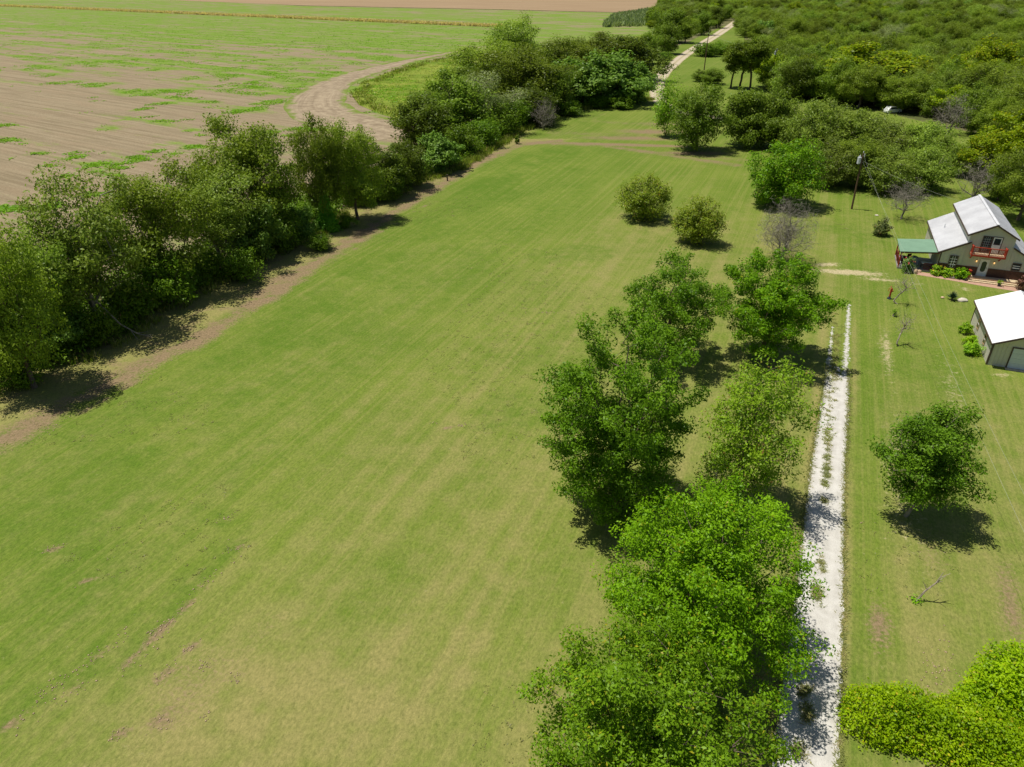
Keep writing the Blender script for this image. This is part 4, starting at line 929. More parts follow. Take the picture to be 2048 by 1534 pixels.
# clumps of weeds standing in the ploughed field
r = np.random.RandomState(31); n = 60000; py = 30+(r.rand(n)**.75)*400; px = r.uniform(-40, 1000, n)
fx = np.array([unproj(a, b) for a, b in zip(px, py)]); fx = fx[inpoly(fx[:, 0], fx[:, 1], FIELD_POLY)]
ga = field_attrs(fx[:, 0], fx[:, 1])[0]; cl_ = fbm(fx[:, 0]*.16, fx[:, 1]*.16, 91, 4)
fx = fx[(ga*1.2+(cl_-.5)*2.6 > .86) & (pdist(fx[:, 0], fx[:, 1], TRACK)[0] > 9)]
V, F = blades(10, np.c_[fx, np.zeros(len(fx))], 6, .16, .42, 2.2, .7)
tag(mobj("field_weeds", mesh_np("field_weeds", V, F, LM['fweed'])), 'clumps of fresh green weeds regrowing in the ploughed field', 'weeds', kind='stuff')
# strip of dry standing corn
n = 9000; u = rng.uniform(-720, 18, n); w = 458+rng.uniform(-3, 3, n)
u0 = -15.4*FR[0]+554*FR[1]
cp = np.c_[(u+u0)*FR[0]+w*FN[0], (u+u0)*FR[1]+w*FN[1], np.zeros(n)]
V, F = blades(5, cp, 3, 1.9, .6, .55, .4)
tag(mobj("corn_strip", mesh_np("corn_strip", V, F, LM['corn'])), 'narrow golden strip of dry corn crossing the green field', 'corn', kind='stuff')
CANE = [(62, 545), (88, 690), (136, 800), (156, 760), (104, 560)]
cp = np.c_[rng.uniform(50, 165, 6000), rng.uniform(530, 820, 6000), np.zeros(6000)]; cp = cp[inpoly(cp[:, 0], cp[:, 1], CANE)]
V, F = blades(6, cp, 4, 3.2, 1.2, .3, .8)
tag(mobj("tall_crop", mesh_np("tall_crop", V, F, LM['cane'])), 'patch of pale grey-green tall crop beside the brown field', 'crop', kind='stuff')
# weeds growing in the drive
wp = []
r = np.random.RandomState(9)
for px, py, rx, ry, n in ((1655, 880, 5, 40, 46), (1653, 935, 5, 25, 40), (1650, 965, 4, 10, 10), (1649, 1002, 5, 4, 12), (1641, 1130, 6, 12, 14), (1633, 1185, 8, 18, 36), (1608, 1385, 8, 10, 26), (1612, 1430, 10, 18, 34), (1660, 800, 8, 60, 30), (1666, 740, 10, 40, 50), (1672, 690, 8, 60, 70), (1600, 1490, 12, 20, 16)):
    for k in range(n):
        x, y = unproj(px+r.normal()*rx*.6, py+r.normal()*ry*.6); wp.append((x, y, .01))
V, F = blades(7, np.array(wp), 16, .10, .035, 1.8, .10)
tag(mobj("drive_weeds", mesh_np("drive_weeds", V, F, LM['weed'])), 'low weeds growing along the middle of the white gravel drive', 'weeds', kind='stuff')
# ragged grass along the drive edges
Q = resample(DRIVE[:8], .06); T = np.gradient(Q, axis=0); T /= np.linalg.norm(T, axis=1)[:, None]; Nn = np.stack([T[:, 1], -T[:, 0]], 1)
ww = np.interp(np.linspace(0, 1, len(Q)), np.linspace(0, 1, 8), [3.0, 2.9, 2.8, 2.6, 2.4, 2.25, 2.1, 1.7])/2
ep = np.concatenate([Q+Nn*(s*(ww+rng.normal(size=len(Q))*.09+.05))[:, None] for s in (-1, 1)])
V, F = blades(8, np.c_[ep, np.zeros(len(ep))], 9, .085, .035, 1.3, .09)
tag(mobj("verge_grass", mesh_np("verge_grass", V, F, LM['weed'])), 'dry ragged grass fringing both edges of the white gravel drive', 'grass', kind='stuff')

def clods(seed, P, size):
    r = np.random.RandomState(seed); o = np.array([[1, 0, 0], [0, 1, 0], [-1, 0, 0], [0, -1, 0], [0, 0, 1], [0, 0, -.4]], float); n = len(P)
    f = np.array([[0, 1, 4], [1, 2, 4], [2, 3, 4], [3, 0, 4], [1, 0, 5], [2, 1, 5], [3, 2, 5], [0, 3, 5]])
    sz = size*r.uniform(.4, 1.3, (n, 1, 1)); V = P[:, None, :]+o[None]*sz*r.uniform(.6, 1.4, (n, 6, 1))*np.array([1, 1, .6])
    return V.reshape(-1, 3), (f[None]+np.arange(n)[:, None, None]*6).reshape(-1, 3)
r = np.random.RandomState(21); cp = []
for P, n, w in ((RUT, 1100, .35), (BAND, 900, 1.2), (RUT2, 420, .35), (RUT3, 160, .3)):
    Q = resample(P, .3); i = r.randint(0, len(Q), n); cp.append(Q[i]+r.normal(size=(n, 2))*w)
for x, y, a, b, an, k in BLOBS[2:14]+BLOBS[18:24]:
    n = int(60*a); an = TH+R_(an); u = r.normal(size=n)*a*.6; v = r.normal(size=n)*b*.8; cp.append(np.stack([x+u*math.sin(an)+v*math.cos(an), y+u*math.cos(an)-v*math.sin(an)], 1))
cp = np.concatenate(cp); cp = cp[fbm(cp[:, 0]*.6, cp[:, 1]*.6, 33) > .42]
cp = cp[::2]
V, F = clods(5, np.c_[cp, np.full(len(cp), .008)], .055)
tag(mobj("soil_clods", mesh_np("soil_clods", V, F, simple("dry_soil", (.40, .30, .19), .95, .1, .25, 4))), 'small clods of dry soil lying along the ruts and bare spots of the lawn', 'soil', kind='stuff')
wp = np.stack([r.uniform(-40, 50, 9000), r.uniform(16, 120, 9000)], 1)
den = fbm(wp[:, 0]*.09, wp[:, 1]*.09, 71)+.45*np.exp(-((wp[:, 0]-4)**2+(wp[:, 1]-63)**2)/90)+.2*np.exp(-((wp[:, 0]-2)**2+(wp[:, 1]-52)**2)/60)
wp = wp[(den > .64) & inpoly(wp[:, 0], wp[:, 1], LAWN_POLY) & (pdist(wp[:, 0], wp[:, 1], DRIVE)[0] > 2)]
V, F = blades(9, np.c_[wp, np.zeros(len(wp))], 8, .05, .06, 1.6, .12)
tag(mobj("lawn_weeds", mesh_np("lawn_weeds", V, F, LM['weed'])), 'scattered low weed tufts in the mown lawn', 'weeds', kind='stuff')

# ================================================================ HOUSE
YAW = -.38
SID = simple("beige_metal_siding", (.60, .575, .48), .55, .35, .06, .8)
SIDD = simple("brown_metal_wainscot", (.095, .040, .030), .5, .35, .12, 1.2)
TRIM = simple("dark_brown_trim", (.085, .055, .042), .5, .3, .1)
ROOFM = simple("galvanised_roofing", (.70, .70, .71), .45, .4, .10, .5, .12)
ROOFW = simple("white_metal_roofing", (.82, .82, .81), .45, .5, .03, .5)
ROOFG = simple("green_metal_roofing", (.20, .33, .22), .5, .4, .07, .8)
RED = simple("red_painted_wood", (.40, .045, .022), .6, .3, .15)
DRED = simple("dark_red_wood", (.13, .022, .018), .65, .3, .15)
WHITE = simple("white_paint", (.78, .78, .77), .5, .4, .03)
WOOD = simple("pale_deck_boards", (.55, .43, .27), .75, .25, .15, 4)
BRICK = simple("brick_paving", (.42, .235, .165), .9, .15, .22, 6, 0, .4)
DARK = simple("charcoal_plastic", (.035, .04, .05), .5, .4, .1)
BLUEG = simple("blue_grey_cover", (.20, .24, .30), .7, .25, .15)
ROCK = simple("pale_limestone", (.62, .56, .46), .9, .15, .15, 5, 0, .5)
ROCKT = simple("tan_sandstone", (.55, .40, .26), .9, .15, .18, 5, 0, .5)
POLE = simple("creosote_pole_wood", (.125, .075, .045), .85, .2, .2, 5)
GALV = simple("grey_transformer_paint", (.56, .59, .62), .45, .5, .06)
PORC = simple("brown_porcelain", (.75, .76, .78), .3, .5, .05)
WIREM = simple("aluminium_wire", (.36, .38, .29), .6, .3, .05)
GRG = simple("pale_garage_door", (.62, .68, .71), .5, .4, .04)
_g = NG("window_glass"); GLASS = _g.col((.028, .036, .045), .06, .6)
_g = NG("lit_lamp_glass"); _g.col((.9, .6, .25), .4, .3); _g.b.inputs['Emission Color'].default_value = (1, .55, .18, 1); _g.b.inputs['Emission Strength'].default_value = 1.2; LAMP = _g.m

def ribs(mb, u0, u1, vface, w0, w1f, step=.33, rw=.05, rd=.03):
    """standing seams on a wall that faces -v; w1f gives the wall top at u"""
    n = int((u1-u0)/step)
    for i in range(n+1):
        u = u0+.08+i*step
        if u+rw > u1: break
        mb.box((u, vface-rd, w0), (u+rw, vface-.001, w1f(u)-.03))
def roof(name, mat, parent, a, b, c, d, th=.09, step=.30, rh=.05):
    """slab over corners a (low front), b (high front), c (high back), d (low back) with seams up the slope"""
    a, b, c, d = map(Vector, (a, b, c, d)); n = (b-a).cross(d-a).normalized()
    if n.z < 0: n = -n
    mb = MB(); mb.hexa([p-n*th for p in (a, b, c, d)]+[a, b, c, d])
    L = (d-a).length; k = int(L/step)
    for i in range(k+1):
        t = min(1-.0002, i*step/L); p = a+(d-a)*t; q = b+(c-b)*t; e = (d-a).normalized()*.035
        mb.hexa([p+n*.0, q+n*.0, q+e, p+e, p+n*rh, q+n*rh, q+e+n*rh, p+e+n*rh])
    return mb.build(name, mat, parent)
def rake(mb, p, q, h=.2, t=.05):
    p = Vector(p); q = Vector(q); mb.hexa([p+Vector((0, -t, -h)), q+Vector((0, -t, -h)), q+Vector((0, 0, -h)), p+Vector((0, 0, -h)), p+Vector((0, -t, 0)), q+Vector((0, -t, 0)), q, p])
def framed(name, parent, u0, u1, w0, w1, v, fw, fm, panes=None, glass=GLASS, bars=None, bm=None, proud=.06):
    """frame ring with glass child and optional grid of bars, facing -v"""
    mb = MB()
    mb.box((u0, v-proud, w0), (u0+fw, v-.002, w1)); mb.box((u1-fw, v-proud, w0), (u1, v-.002, w1))
    mb.box((u0+fw, v-proud, w0), (u1-fw, v-.002, w0+fw)); mb.box((u0+fw, v-proud, w1-fw), (u1-fw, v-.002, w1))
    f = mb.build(name, fm, parent)
    gb = MB(); gb.box((u0+fw, v-.02, w0+fw), (u1-fw, v-.004, w1-fw)); gb.build("pane", glass, f)
    if bars:
        bb = MB(); nx, nz, bw = bars; iu0, iu1, iw0, iw1 = u0+fw, u1-fw, w0+fw, w1-fw
        for i in range(1, nx): x = iu0+(iu1-iu0)*i/nx; bb.box((x-bw/2, v-.04, iw0), (x+bw/2, v-.022, iw1))
        for i in range(1, nz): z = iw0+(iw1-iw0)*i/nz; bb.box((iu0, v-.045, z-bw/2), (iu1, v-.021, z+bw/2))
        bb.build("sash", bm or WHITE, f)
    return f

HX, HY = 52.08, 82.597
hs = thing("house", 'beige metal sided farmhouse with raised gable, grey roofs and a red balcony', 'house', (HX, HY, 0), YAW)
FL = .36
D = 13.1; UC0, UC1 = 2.5, 7.17; UR = 4.84; UE = 9.67
topL = lambda u: 2.84+(u-0)*.555
topR = lambda u: 2.84+(UE-u)*.555
topC = lambda u: 5.22+(min(u, 2*UR-u)-UC0)*.55
mb = MB()
mb.prism([(0, 0), (UC0-.01, 0), (UC0-.01, topL(UC0)), (0, topL(0))], 0, D)
mb.prism([(UC0, 0), (UC1, 0), (UC1, topC(UC1)), (UR, topC(UR)), (UC0, topC(UC0))], 0, D+.02)
mb.prism([(UC1+.01, 0), (UE, 0), (UE, topR(UE)), (UC1+.01, topR(UC1))], 0, D)
ribs(mb, 0, UC0, 0, 1.42, topL); ribs(mb, UC0, UC1, 0, 1.42, topC); ribs(mb, UC1, UE, 0, 1.42, topR)
for i in range(40):   # seams on the left side wall
    mb.box((-.03, .1+i*.33, .05), (-.001, .15+i*.33, 2.78))
mb.build("wall", SID, hs)
mb = MB()
for a, b in ((0, 4.28), (5.40, UE)):
    mb.box((a, -.035, 0), (b, -.001, 1.40))
    for i in range(int((b-a)/.33)): mb.box((a+.1+i*.33, -.06, 0), (a+.15+i*.33, -.034, 1.39))
    mb.box((a, -.075, 1.36), (b, -.036, 1.42))
mb.build("wainscot", SIDD, hs)
e = .14
r1 = roof("roof", ROOFM, hs, (-.3, -.13, 2.78), (2.79, -.13, 4.47), (2.49, 13.3, 4.31), (-.3, 13.3, 2.78))
mb = MB(); mb.tube([(1.0, 8.2, 3.3), (1.0, 8.2, 3.95)], .05, 8); mb.build("vent_pipe", GALV, r1)
r2 = roof("roof", ROOFM, hs, (2.2, -.25, 5.28), (UR, -.25, 6.72), (UR, 13.75, 6.72), (2.2, 13.75, 5.28))
r3 = roof("roof", ROOFM, hs, (2*UR-2.2, 13.75, 5.28), (UR+.002, 13.75, 6.72), (UR+.002, -.25, 6.72), (2*UR-2.2, -.25, 5.28))
r4 = roof("roof", ROOFM, hs, (9.97, 13.3, 2.78), (7.19, 13.3, 4.31), (7.19, -.13, 4.31), (9.97, -.13, 2.78))
mb = MB(); mb.bar((UR, -.27, 6.755), (UR, 13.77, 6.755), .3, .03); mb.build("ridge_cap", ROOFM, r2)
mb = MB()
rake(mb, (-.3, -.135, 2.76), (2.79, -.135, 4.45)); rake(mb, (2.2, -.255, 5.27), (UR, -.255, 6.71)); rake(mb, (UR+.003, -.255, 6.71), (2*UR-2.2, -.255, 5.27)); rake(mb, (7.19, -.135, 4.29), (9.97, -.135, 2.76))
mb.box((-.36, -.18, 2.58), (-.305, 13.3, 2.76)); mb.box((2.14, -.3, 5.08), (2.195, 13.7, 5.26))
for u in (0.0, UE-.1): mb.box((u-.02, -.085, 1.43), (u+.1, -.04, topL(0)-.1))
mb.build("trim", TRIM, hs)
# windows and doors
framed("window", hs, 1.06, 1.96, .98, 2.52, -.07, .07, TRIM, bars=(3, 4, .045))
framed("window", hs, 7.62, 8.54, 1.49, 2.42, -.07, .08, TRIM, bars=(1, 3, .09))
framed("balcony_window", hs, 3.80, 4.80, 3.32, 5.26, -.035, .09, TRIM, bars=(4, 6, .03), bm=simple("grey_muntins", (.35, .37, .40), .5))
def door(u0, u1, w0, w1, oval):
    dm = MB(); dm.box((u0, -.075, w0), (u0+.07, -.036, w1)); dm.box((u1-.07, -.075, w0), (u1, -.036, w1)); dm.box((u0+.07, -.075, w1-.07), (u1-.07, -.036, w1))
    d = dm.build("door", TRIM if not oval else WHITE, hs)
    lm = MB(); lm.box((u0+.075, -.06, w0+.02), (u1-.075, -.038, w1-.075)); lf = lm.build("door_leaf", WHITE, d)
    gm = MB(); cu = (u0+u1)/2
    if oval:
        prof = []
        zb, zt, hw = w0+.55, w1-.25, (u1-u0)*.27
        for i in range(13):
            t = math.pi*i/12; prof.append((cu+hw*math.cos(t), zt-hw+hw*math.sin(t)))
        for i in range(13):
            t = math.pi+math.pi*i/12; prof.append((cu+hw*math.cos(t), zb+hw+hw*math.sin(t)))
        gm.prism(prof, -.072, -.061)
    else: gm.box((u0+.2, -.072, w0+1.0), (u1-.2, -.061, w1-.22))
    gm.build("pane", GLASS, d)
    hm = MB(); hm.tube([(u1-.16, -.12, w0+1.0), (u1-.16, -.12, w0+1.16)], .018, 6); hm.box((u1-.17, -.12, w0+1.07), (u1-.15, -.06, w0+1.09)); hm.build("handle", DARK, d)
door(4.33, 5.31, FL, 2.46, True); door(4.83, 5.88, 3.32, 5.28, False)
# balcony
mb = MB(); mb.box((2.95, -1.15, 3.02), (6.5, -.002, 3.2)); bal = mb.build("balcony", RED, hs)
mb = MB()
for i in range(23): mb.box((2.96, -1.1+i*.047, 3.202), (6.49, -1.1+i*.047+.042, 3.225))
mb.build("floor", WOOD, bal)
mb = MB()
for u in (2.98, 4.72, 6.42): mb.box((u-.06, -1.14, 3.2), (u+.06, -1.02, 4.28 if u != 4.72 else 4.12))
for a, b in (((2.98, -1.08, 4.1), (6.42, -1.08, 4.1)), ((2.98, -1.08, 4.1), (2.98, -.02, 4.1)), ((6.42, -1.08, 4.1), (6.42, -.02, 4.1))): mb.bar(a, b, .1, .08); mb.bar(Vector(a)-Vector((0, 0, .78)), Vector(b)-Vector((0, 0, .78)), .06, .06)
for i in range(24):
    u = 3.08+i*.143; mb.box((u, -1.1, 3.34), (u+.04, -1.06, 4.07))
for uu in (2.98, 6.42):
    for i in range(6): mb.box((uu-.02, -.95+i*.15, 3.34), (uu+.02, -.91+i*.15, 4.07))
mb.build("railing", RED, bal)
for u in (3.15, 6.15):
    mb = MB(); mb.bar((u, -.05, 2.45), (u, -.85, 3.02), .1, .1); mb.build("bracket", RED, bal)
# lamps beside the door
for u in (3.92, 5.77):
    mb = MB(); mb.box((u-.06, -.06, 2.05), (u+.06, -.036, 2.33)); mb.bar((u, -.05, 2.3), (u, -.17, 2.3), .03); l = mb.build("wall_lamp", DARK, hs)
    mb = MB(); mb.tube([(u, -.17, 2.06), (u, -.17, 2.14), (u, -.17, 2.27)], [.05, .075, .06], 8); mb.build("lamp_shade", LAMP, l)
# front deck and steps
mb = MB(); mb.box((3.45, -1.0, 0), (8.75, -.08, FL)); dk = mb.build("deck", BRICK, hs)
mb = MB()
for i in range(7): mb.box((3.45, -1.0+i*.13, FL+.001), (8.75, -1.0+i*.13+.12, FL+.03))
mb.build("floor_board", WOOD, dk)
for k, (v, w) in enumerate(((-1.3, .24), (-1.6, .12))):
    mb = MB(); mb.box((3.45, v, 0), (8.75, v+.299, w)); mb.build("step", WOOD, dk)
mb = MB(); mb.box((3.4, -.95, FL+.03), (3.62, -.73, 1.15)); mb.box((3.36, -.99, 1.15), (3.66, -.69, 1.22)); mb.bar((3.5, -.75, 1.05), (3.5, -.1, 1.05), .1, .1); mb.bar((3.5, -.75, .6), (3.5, -.1, .6), .08, .08); mb.build("newel_post", RED, dk)
# side porch
pr = roof("porch_roof", ROOFG, hs, (-4.4, -.1, 2.28), (-.08, -.1, 2.72), (-.08, 5.1, 2.72), (-4.4, 5.1, 2.28), .08, .4, .02)
mb = MB(); mb.box((-4.2, .1, 0), (-.05, 5.0, .22)); mb.build("porch_floor", simple("grey_porch_slab", (.30, .29, .27), .85), hs)
for v in (.25, 2.6, 4.85):
    mb = MB(); mb.box((-4.2, v-.07, .22), (-4.06, v+.07, 2.2)); mb.build("porch_post", RED, hs)
mb = MB(); mb.bar((-4.3, -.02, 2.14), (-.1, -.02, 2.58), .06, .16); mb.build("porch_beam", DRED, hs)
mb = MB()
for a, b in (((-1.35, .2), (-.08, .2)), ((-4.13, .4), (-4.13, 4.8))):
    mb.bar((*a, 1.05), (*b, 1.05), .09, .07); mb.bar((*a, .35), (*b, .35), .06, .06)
    n = int((Vector(b)-Vector(a)).length/.13)
    for i in range(n+1):
        p = Vector(a)+(Vector(b)-Vector(a))*i/n; mb.box((p.x-.02, p.y-.02, .3), (p.x+.02, p.y+.02, 1.03))
mb.build("porch_railing", DRED, hs)

def atH(u, v, w=0):
    c, s = math.cos(YAW), math.sin(YAW); return (HX+c*u-s*v, HY+s*u+c*v, w)
# porch furniture
t = thing("patio_table", 'small table with a pale top inside the shaded porch', 'table', atH(-1.0, .85, .22), YAW)
mb = MB(); mb.box((-.6, -.35, .68), (.6, .35, .73)); mb.build("tabletop", WHITE, t)
for sx in (-.52, .52):
    for sy in (-.28, .28):
        mb = MB(); mb.bar((sx, sy, 0), (sx, sy, .68), .06); mb.build("leg", DARK, t)
t = thing("covered_grill", 'rounded blue-grey covered grill standing on the porch', 'grill', atH(-2.4, 1.5, .22), YAW)
mb = MB(); mb.prism([(-.55, 0), (.55, 0), (.55, .75), (.42, 1.02), (.15, 1.15), (-.15, 1.15), (-.42, 1.02), (-.55, .75)], -.35, .35); mb.build("cover", BLUEG, t, bevel=.03)
for sx in (-.45, .45):
    mb = MB(); mb.tube([(sx, -.37, .09), (sx, -.33, .09)], .09, 10); mb.build("wheel", DARK, t)
def chair(loc, rz, lab):
    t = thing("porch_chair", lab, 'chair', loc, rz)
    mb = MB(); mb.box((-.3, -.3, .38), (.3, .3, .44)); mb.build("seat", DRED, t)
    mb = MB()
    for i in range(5): mb.box((-.28+i*.115, .26, .44), (-.28+i*.115+.095, .3, 1.05))
    mb.build("backrest", DRED, t)
    for sx in (-.27, .27):
        for sy in (-.26, .26):
            mb = MB(); mb.bar((sx, sy, 0), (sx, sy, .4 if sy > 0 else .6), .05); mb.build("leg", DRED, t)
        mb = MB(); mb.box((sx-.04, -.3, .6), (sx+.04, .28, .63)); mb.build("armrest", DRED, t)
chair(atH(-3.4, 1.2, .22), YAW+.4, 'dark red chair under the porch roof beside the flowering bush')
chair(atH(-3.0, 2.9, .22), YAW-2.6, 'dark red chair at the back of the porch behind the covered grill')

# brick path in front of the house
PATH = [atH(-2.1, -1.35)[:2], atH(0, -1.65)[:2], atH(2.1, -2.0)[:2], atH(4.3, -2.45)[:2], atH(7.7, -2.9)[:2], atH(10.5, -3.1)[:2], atH(10.5, -1.7)[:2], atH(8.75, -1.61)[:2], atH(3.45, -1.61)[:2], atH(3.4, -.75)[:2], atH(1.2, -.55)[:2], atH(-1.2, -.2)[:2], atH(-2.0, -.5)[:2]]
_g = NG("brick_pavers"); _o = _g.obj(); _bt = _g.n('ShaderNodeTexBrick'); _g.set(_bt.inputs['Vector'], _g.mapv(_o, -YAW, (1, 1, 1))); _bt.inputs['Scale'].default_value = 3.2
for _k, _v in (('Color1', (.43, .235, .16, 1)), ('Color2', (.34, .185, .13, 1)), ('Mortar', (.40, .30, .22, 1))): _bt.inputs[_k].default_value = _v
_bt.inputs['Mortar Size'].default_value = .015
poly_sheet("brick_path", PATH, .016, _g.col(_g.mix(_g.math('MULTIPLY', _g.noise(_o, 2, 5), .5), _bt.outputs['Color'], (.5, .36, .27)), .9, .15))

def leafy(name, lab, cat, loc, R, H, n, L, mat, seed, stems=5, extra=None):
    rng = np.random.RandomState(seed)
    ms = plant_meshes(seed, name, H*.93, R*.88, .05, int(26+R*26), n, R*.2, L, L*.6, .03, stems, .25, fork=.05, leaf=mat, shell=.3, amp=.3, inner=0, tip=.008)
    t = plant(name, ms, loc, lab, cat)
    if extra:
        m, num, sz, en = extra
        cl = envelope(rng, num, R*1.0, .3, H*1.04, .85); cl = cl[cl[:, 2] > H*.4]
        V, F = leafquads(rng, cl, 5, sz*.6, sz, sz*.9, np.zeros(3), 1, .3, .5)
        mobj(en, mesh_np(en, V, F, m), t)
    return t
YFL = simple("yellow_petals", (.75, .55, .05), .6); RFL = simple("red_petals", (.55, .05, .06), .6); PFL = simple("pinkish_petals", (.55, .25, .22), .6)
leafy("flower_bush", 'yellow-flowered leafy bush between the porch and the ground floor window', 'bush', atH(.1, -.45), .62, 1.25, 60, .16, LM['shrubl'], 61, extra=(YFL, 9, .10, "flowers"))
leafy("flower_bush", 'leafy green bush right below the ground floor window', 'bush', atH(1.25, -.55), .72, 1.1, 60, .18, LM['shrubl'], 62, extra=(YFL, 4, .09, "flowers"))
leafy("flower_bush", 'largest leafy green bush beside the front steps', 'bush', atH(2.75, -.75), .8, 1.2, 62, .19, LM['lime'], 63, extra=(YFL, 3, .08, "flowers"))
leafy("rose_bush", 'big bush with red flowers at the front corner of the porch', 'bush', atH(-3.2, -.75), .85, 2.2, 52, .13, LM['rose'], 64, extra=(RFL, 12, .12, "flowers"))
leafy("shrub", 'reddish-leaved shrub at the right end of the front steps', 'shrub', atH(8.9, -2.3), .8, 1.9, 40, .13, leaf_mat("reddish_leaves", (.10, .05, .03), (.24, .13, .08), None), 65, extra=(PFL, 14, .1, "flowers"))
t = thing("flower_pot", 'dark pot with a lime green plant standing on the brick path by the steps', 'flower pot', atH(6.6, -1.85, .016))
mb = MB(); mb.tube([(0, 0, 0), (0, 0, .1), (0, 0, .34), (0, 0, .38)], [.13, .15, .2, .22], 12); mb.build("pot", DARK, t)
rng = np.random.RandomState(3); V, F = leafquads(rng, envelope(rng, 12, .28, .36, .75, .4), 14, .09, .12, .07, np.zeros(3))
mobj("plant", mesh_np("plant", V, F, LM['vine']), t)

def rock(lab, loc, sx, sy, sz, mat, seed, rz=0):
    bm = bmesh.new(); bmesh.ops.create_icosphere(bm, subdivisions=3, radius=1); r = random.Random(seed); ax = [Vector((r.uniform(-1, 1), r.uniform(-1, 1), r.uniform(-1, 1))).normalized() for _ in range(9)]
    for v in bm.verts:
        k = 1
        for a in ax: k = min(k, .80/max(.2, v.co.dot(a))) if v.co.dot(a) > .72 else k
        v.co = v.co*k; v.co = Vector((v.co.x*sx, v.co.y*sy, max(-.15, v.co.z)*sz+.06))
    me = bpy.data.meshes.new("rock"); bm.to_mesh(me); bm.free(); me.materials.append(mat)
    o = mobj("rock", me); o.location = loc; o.rotation_euler = (0, 0, rz); return tag(o, lab, 'rock')
rock('big white rock lying on the lawn beside the yucca', (50.75, 74.0, 0), .62, .36, .34, ROCK, 1, -.1)
rock('small tan rock on the other side of the yucca from the white one', (49.0, 74.9, 0), .24, .18, .14, ROCKT, 2)
rock('pale rock under the flower bushes by the brick path', atH(1.75, -1.0), .45, .2, .2, ROCK, 3, YAW)
rock('tall tan rock at the foot of the red-flowered bush', atH(-2.2, -.95), .26, .22, .55, ROCKT, 4)
rock('white rock on top of the rock pile at the porch corner', atH(-2.35, -.35), .3, .25, .6, ROCK, 5)
rock('low pinkish rock at the start of the brick path', atH(-1.75, -.3), .34, .25, .25, ROCKT, 6)
rock('small white object in the lawn between the pole and the porch', (55.6, 106.6, 0), .3, .22, .14, ROCK, 7)  # rock mesh standing in for a small white object
rock('small stone at the end of the brick path by the steps', atH(3.25, -1.0), .16, .13, .12, ROCK, 8)

# yucca
rng = np.random.RandomState(6); Vs = []; Fs = []
n = 150; a = rng.uniform(0, 6.28, n); el = rng.uniform(.15, 1.5, n); L = rng.uniform(.55, .85, n)
d = np.stack([np.cos(a)*np.cos(el), np.sin(a)*np.cos(el), np.sin(el)], 1); s = np.stack([-np.sin(a), np.cos(a), 0*a], 1)*.028; b = np.array([0, 0, .25])+d*.05
V = np.stack([b-s*.7, b+s*.7, b+d*(L*.5)[:, None]+s, b+d*L[:, None], b+d*(L*.5)[:, None]-s], 1).reshape(-1, 3)
yu = thing("yucca", 'spiky blue-green yucca on the lawn beside the white rock', 'plant', (49.75, 74.3, 0))
mobj("leaves", mesh_np("leaves", V, np.arange(n*5).reshape(-1, 5), leaf_mat("yucca_leaves", (.02, .055, .03), (.06, .11, .06), None, trans=.1)), yu)
mb = MB(); mb.tube([(0, 0, 0), (0, 0, .35)], [.12, .09], 7); mb.build("trunk", BARK, yu)
mb = MB(); mb.tube([(0, 0, .3), (.03, 0, 1.15)], [.018, .008], 5); mb.build("stalk", TWIG, yu)

# red hand pump ornament
t = thing("garden_ornament", 'red upright garden ornament like a hand pump beside the bare sapling', 'ornament', (42.85, 74.7, 0), .4)
mb = MB(); mb.tube([(0, 0, 0), (0, 0, .12), (0, 0, .14), (0, 0, .3)], [.24, .22, .13, .11], 10); mb.build("base", DARK, t)
mb = MB(); mb.tube([(0, 0, .3), (0, 0, .75), (0, 0, .8), (0, 0, 1.2), (0, 0, 1.3)], [.10, .09, .13, .12, .05], 10); mb.build("body", RED, t)
mb = MB(); mb.tube([(.1, 0, .9), (.28, 0, .92), (.34, 0, .8)], [.05, .045, .05], 8); mb.build("spout", RED, t)
mb = MB(); mb.tube([(-.02, 0, 1.28), (-.12, 0, 1.55), (-.4, 0, 1.35), (-.5, 0, 1.0)], [.03, .03, .025, .025], 6); mb.build("handle", RED, t)
# sprouting stump
t = thing("tree_stump", 'small stump with green sprouts between the two bare saplings', 'stump', (41.2, 70.0, 0))
mb = MB(); mb.tube([(0, 0, 0), (0, 0, .08), (.01, 0, .28)], [.17, .13, .12], 9); mb.build("stump", BARKP, t)
rng = np.random.RandomState(8); V, F = leafquads(rng, envelope(rng, 16, .32, .1, .95, .4), 12, .1, .14, .08, np.zeros(3)); mobj("sprouts", mesh_np("sprouts", V, F, LM['bush']), t)

# ================================================================ GARAGE
GX, GY = 44.832, 59.049
ga = thing("garage", 'white roofed beige metal garage cut by the right edge', 'garage', (GX, GY, 0), YAW)
gW = 6.6; tg = lambda u: 2.50+(min(u, gW-u))*.445
mb = MB(); mb.prism([(0, 0), (gW, 0), (gW, tg(gW)), (gW/2, tg(gW/2)), (0, tg(0))], 0, 9.85)
ribs(mb, .05, 1.5, 0, .03, tg)
ribs(mb, 4.7, 6.55, 0, .03, tg)
for i in range(29): mb.box((-.03, .15+i*.33, .03), (-.001, .2+i*.33, 2.42))
mb.build("wall", SID, ga)
roof("roof", ROOFW, ga, (-.34, -.75, 2.50), (gW/2, -.75, 4.17), (gW/2, 10.0, 4.17), (-.34, 10.0, 2.50), .09, .3, .02)
roof("roof", ROOFM, ga, (gW+.46, 10.0, 2.50), (gW/2+.002, 10.0, 4.17), (gW/2+.002, -.75, 4.17), (gW+.46, -.75, 2.50), .09, .3, .02)
mb = MB(); rake(mb, (-.34, -.755, 2.49), (gW/2, -.755, 4.16), .16); rake(mb, (gW/2+.003, -.755, 4.16), (gW+.46, -.755, 2.49), .16)
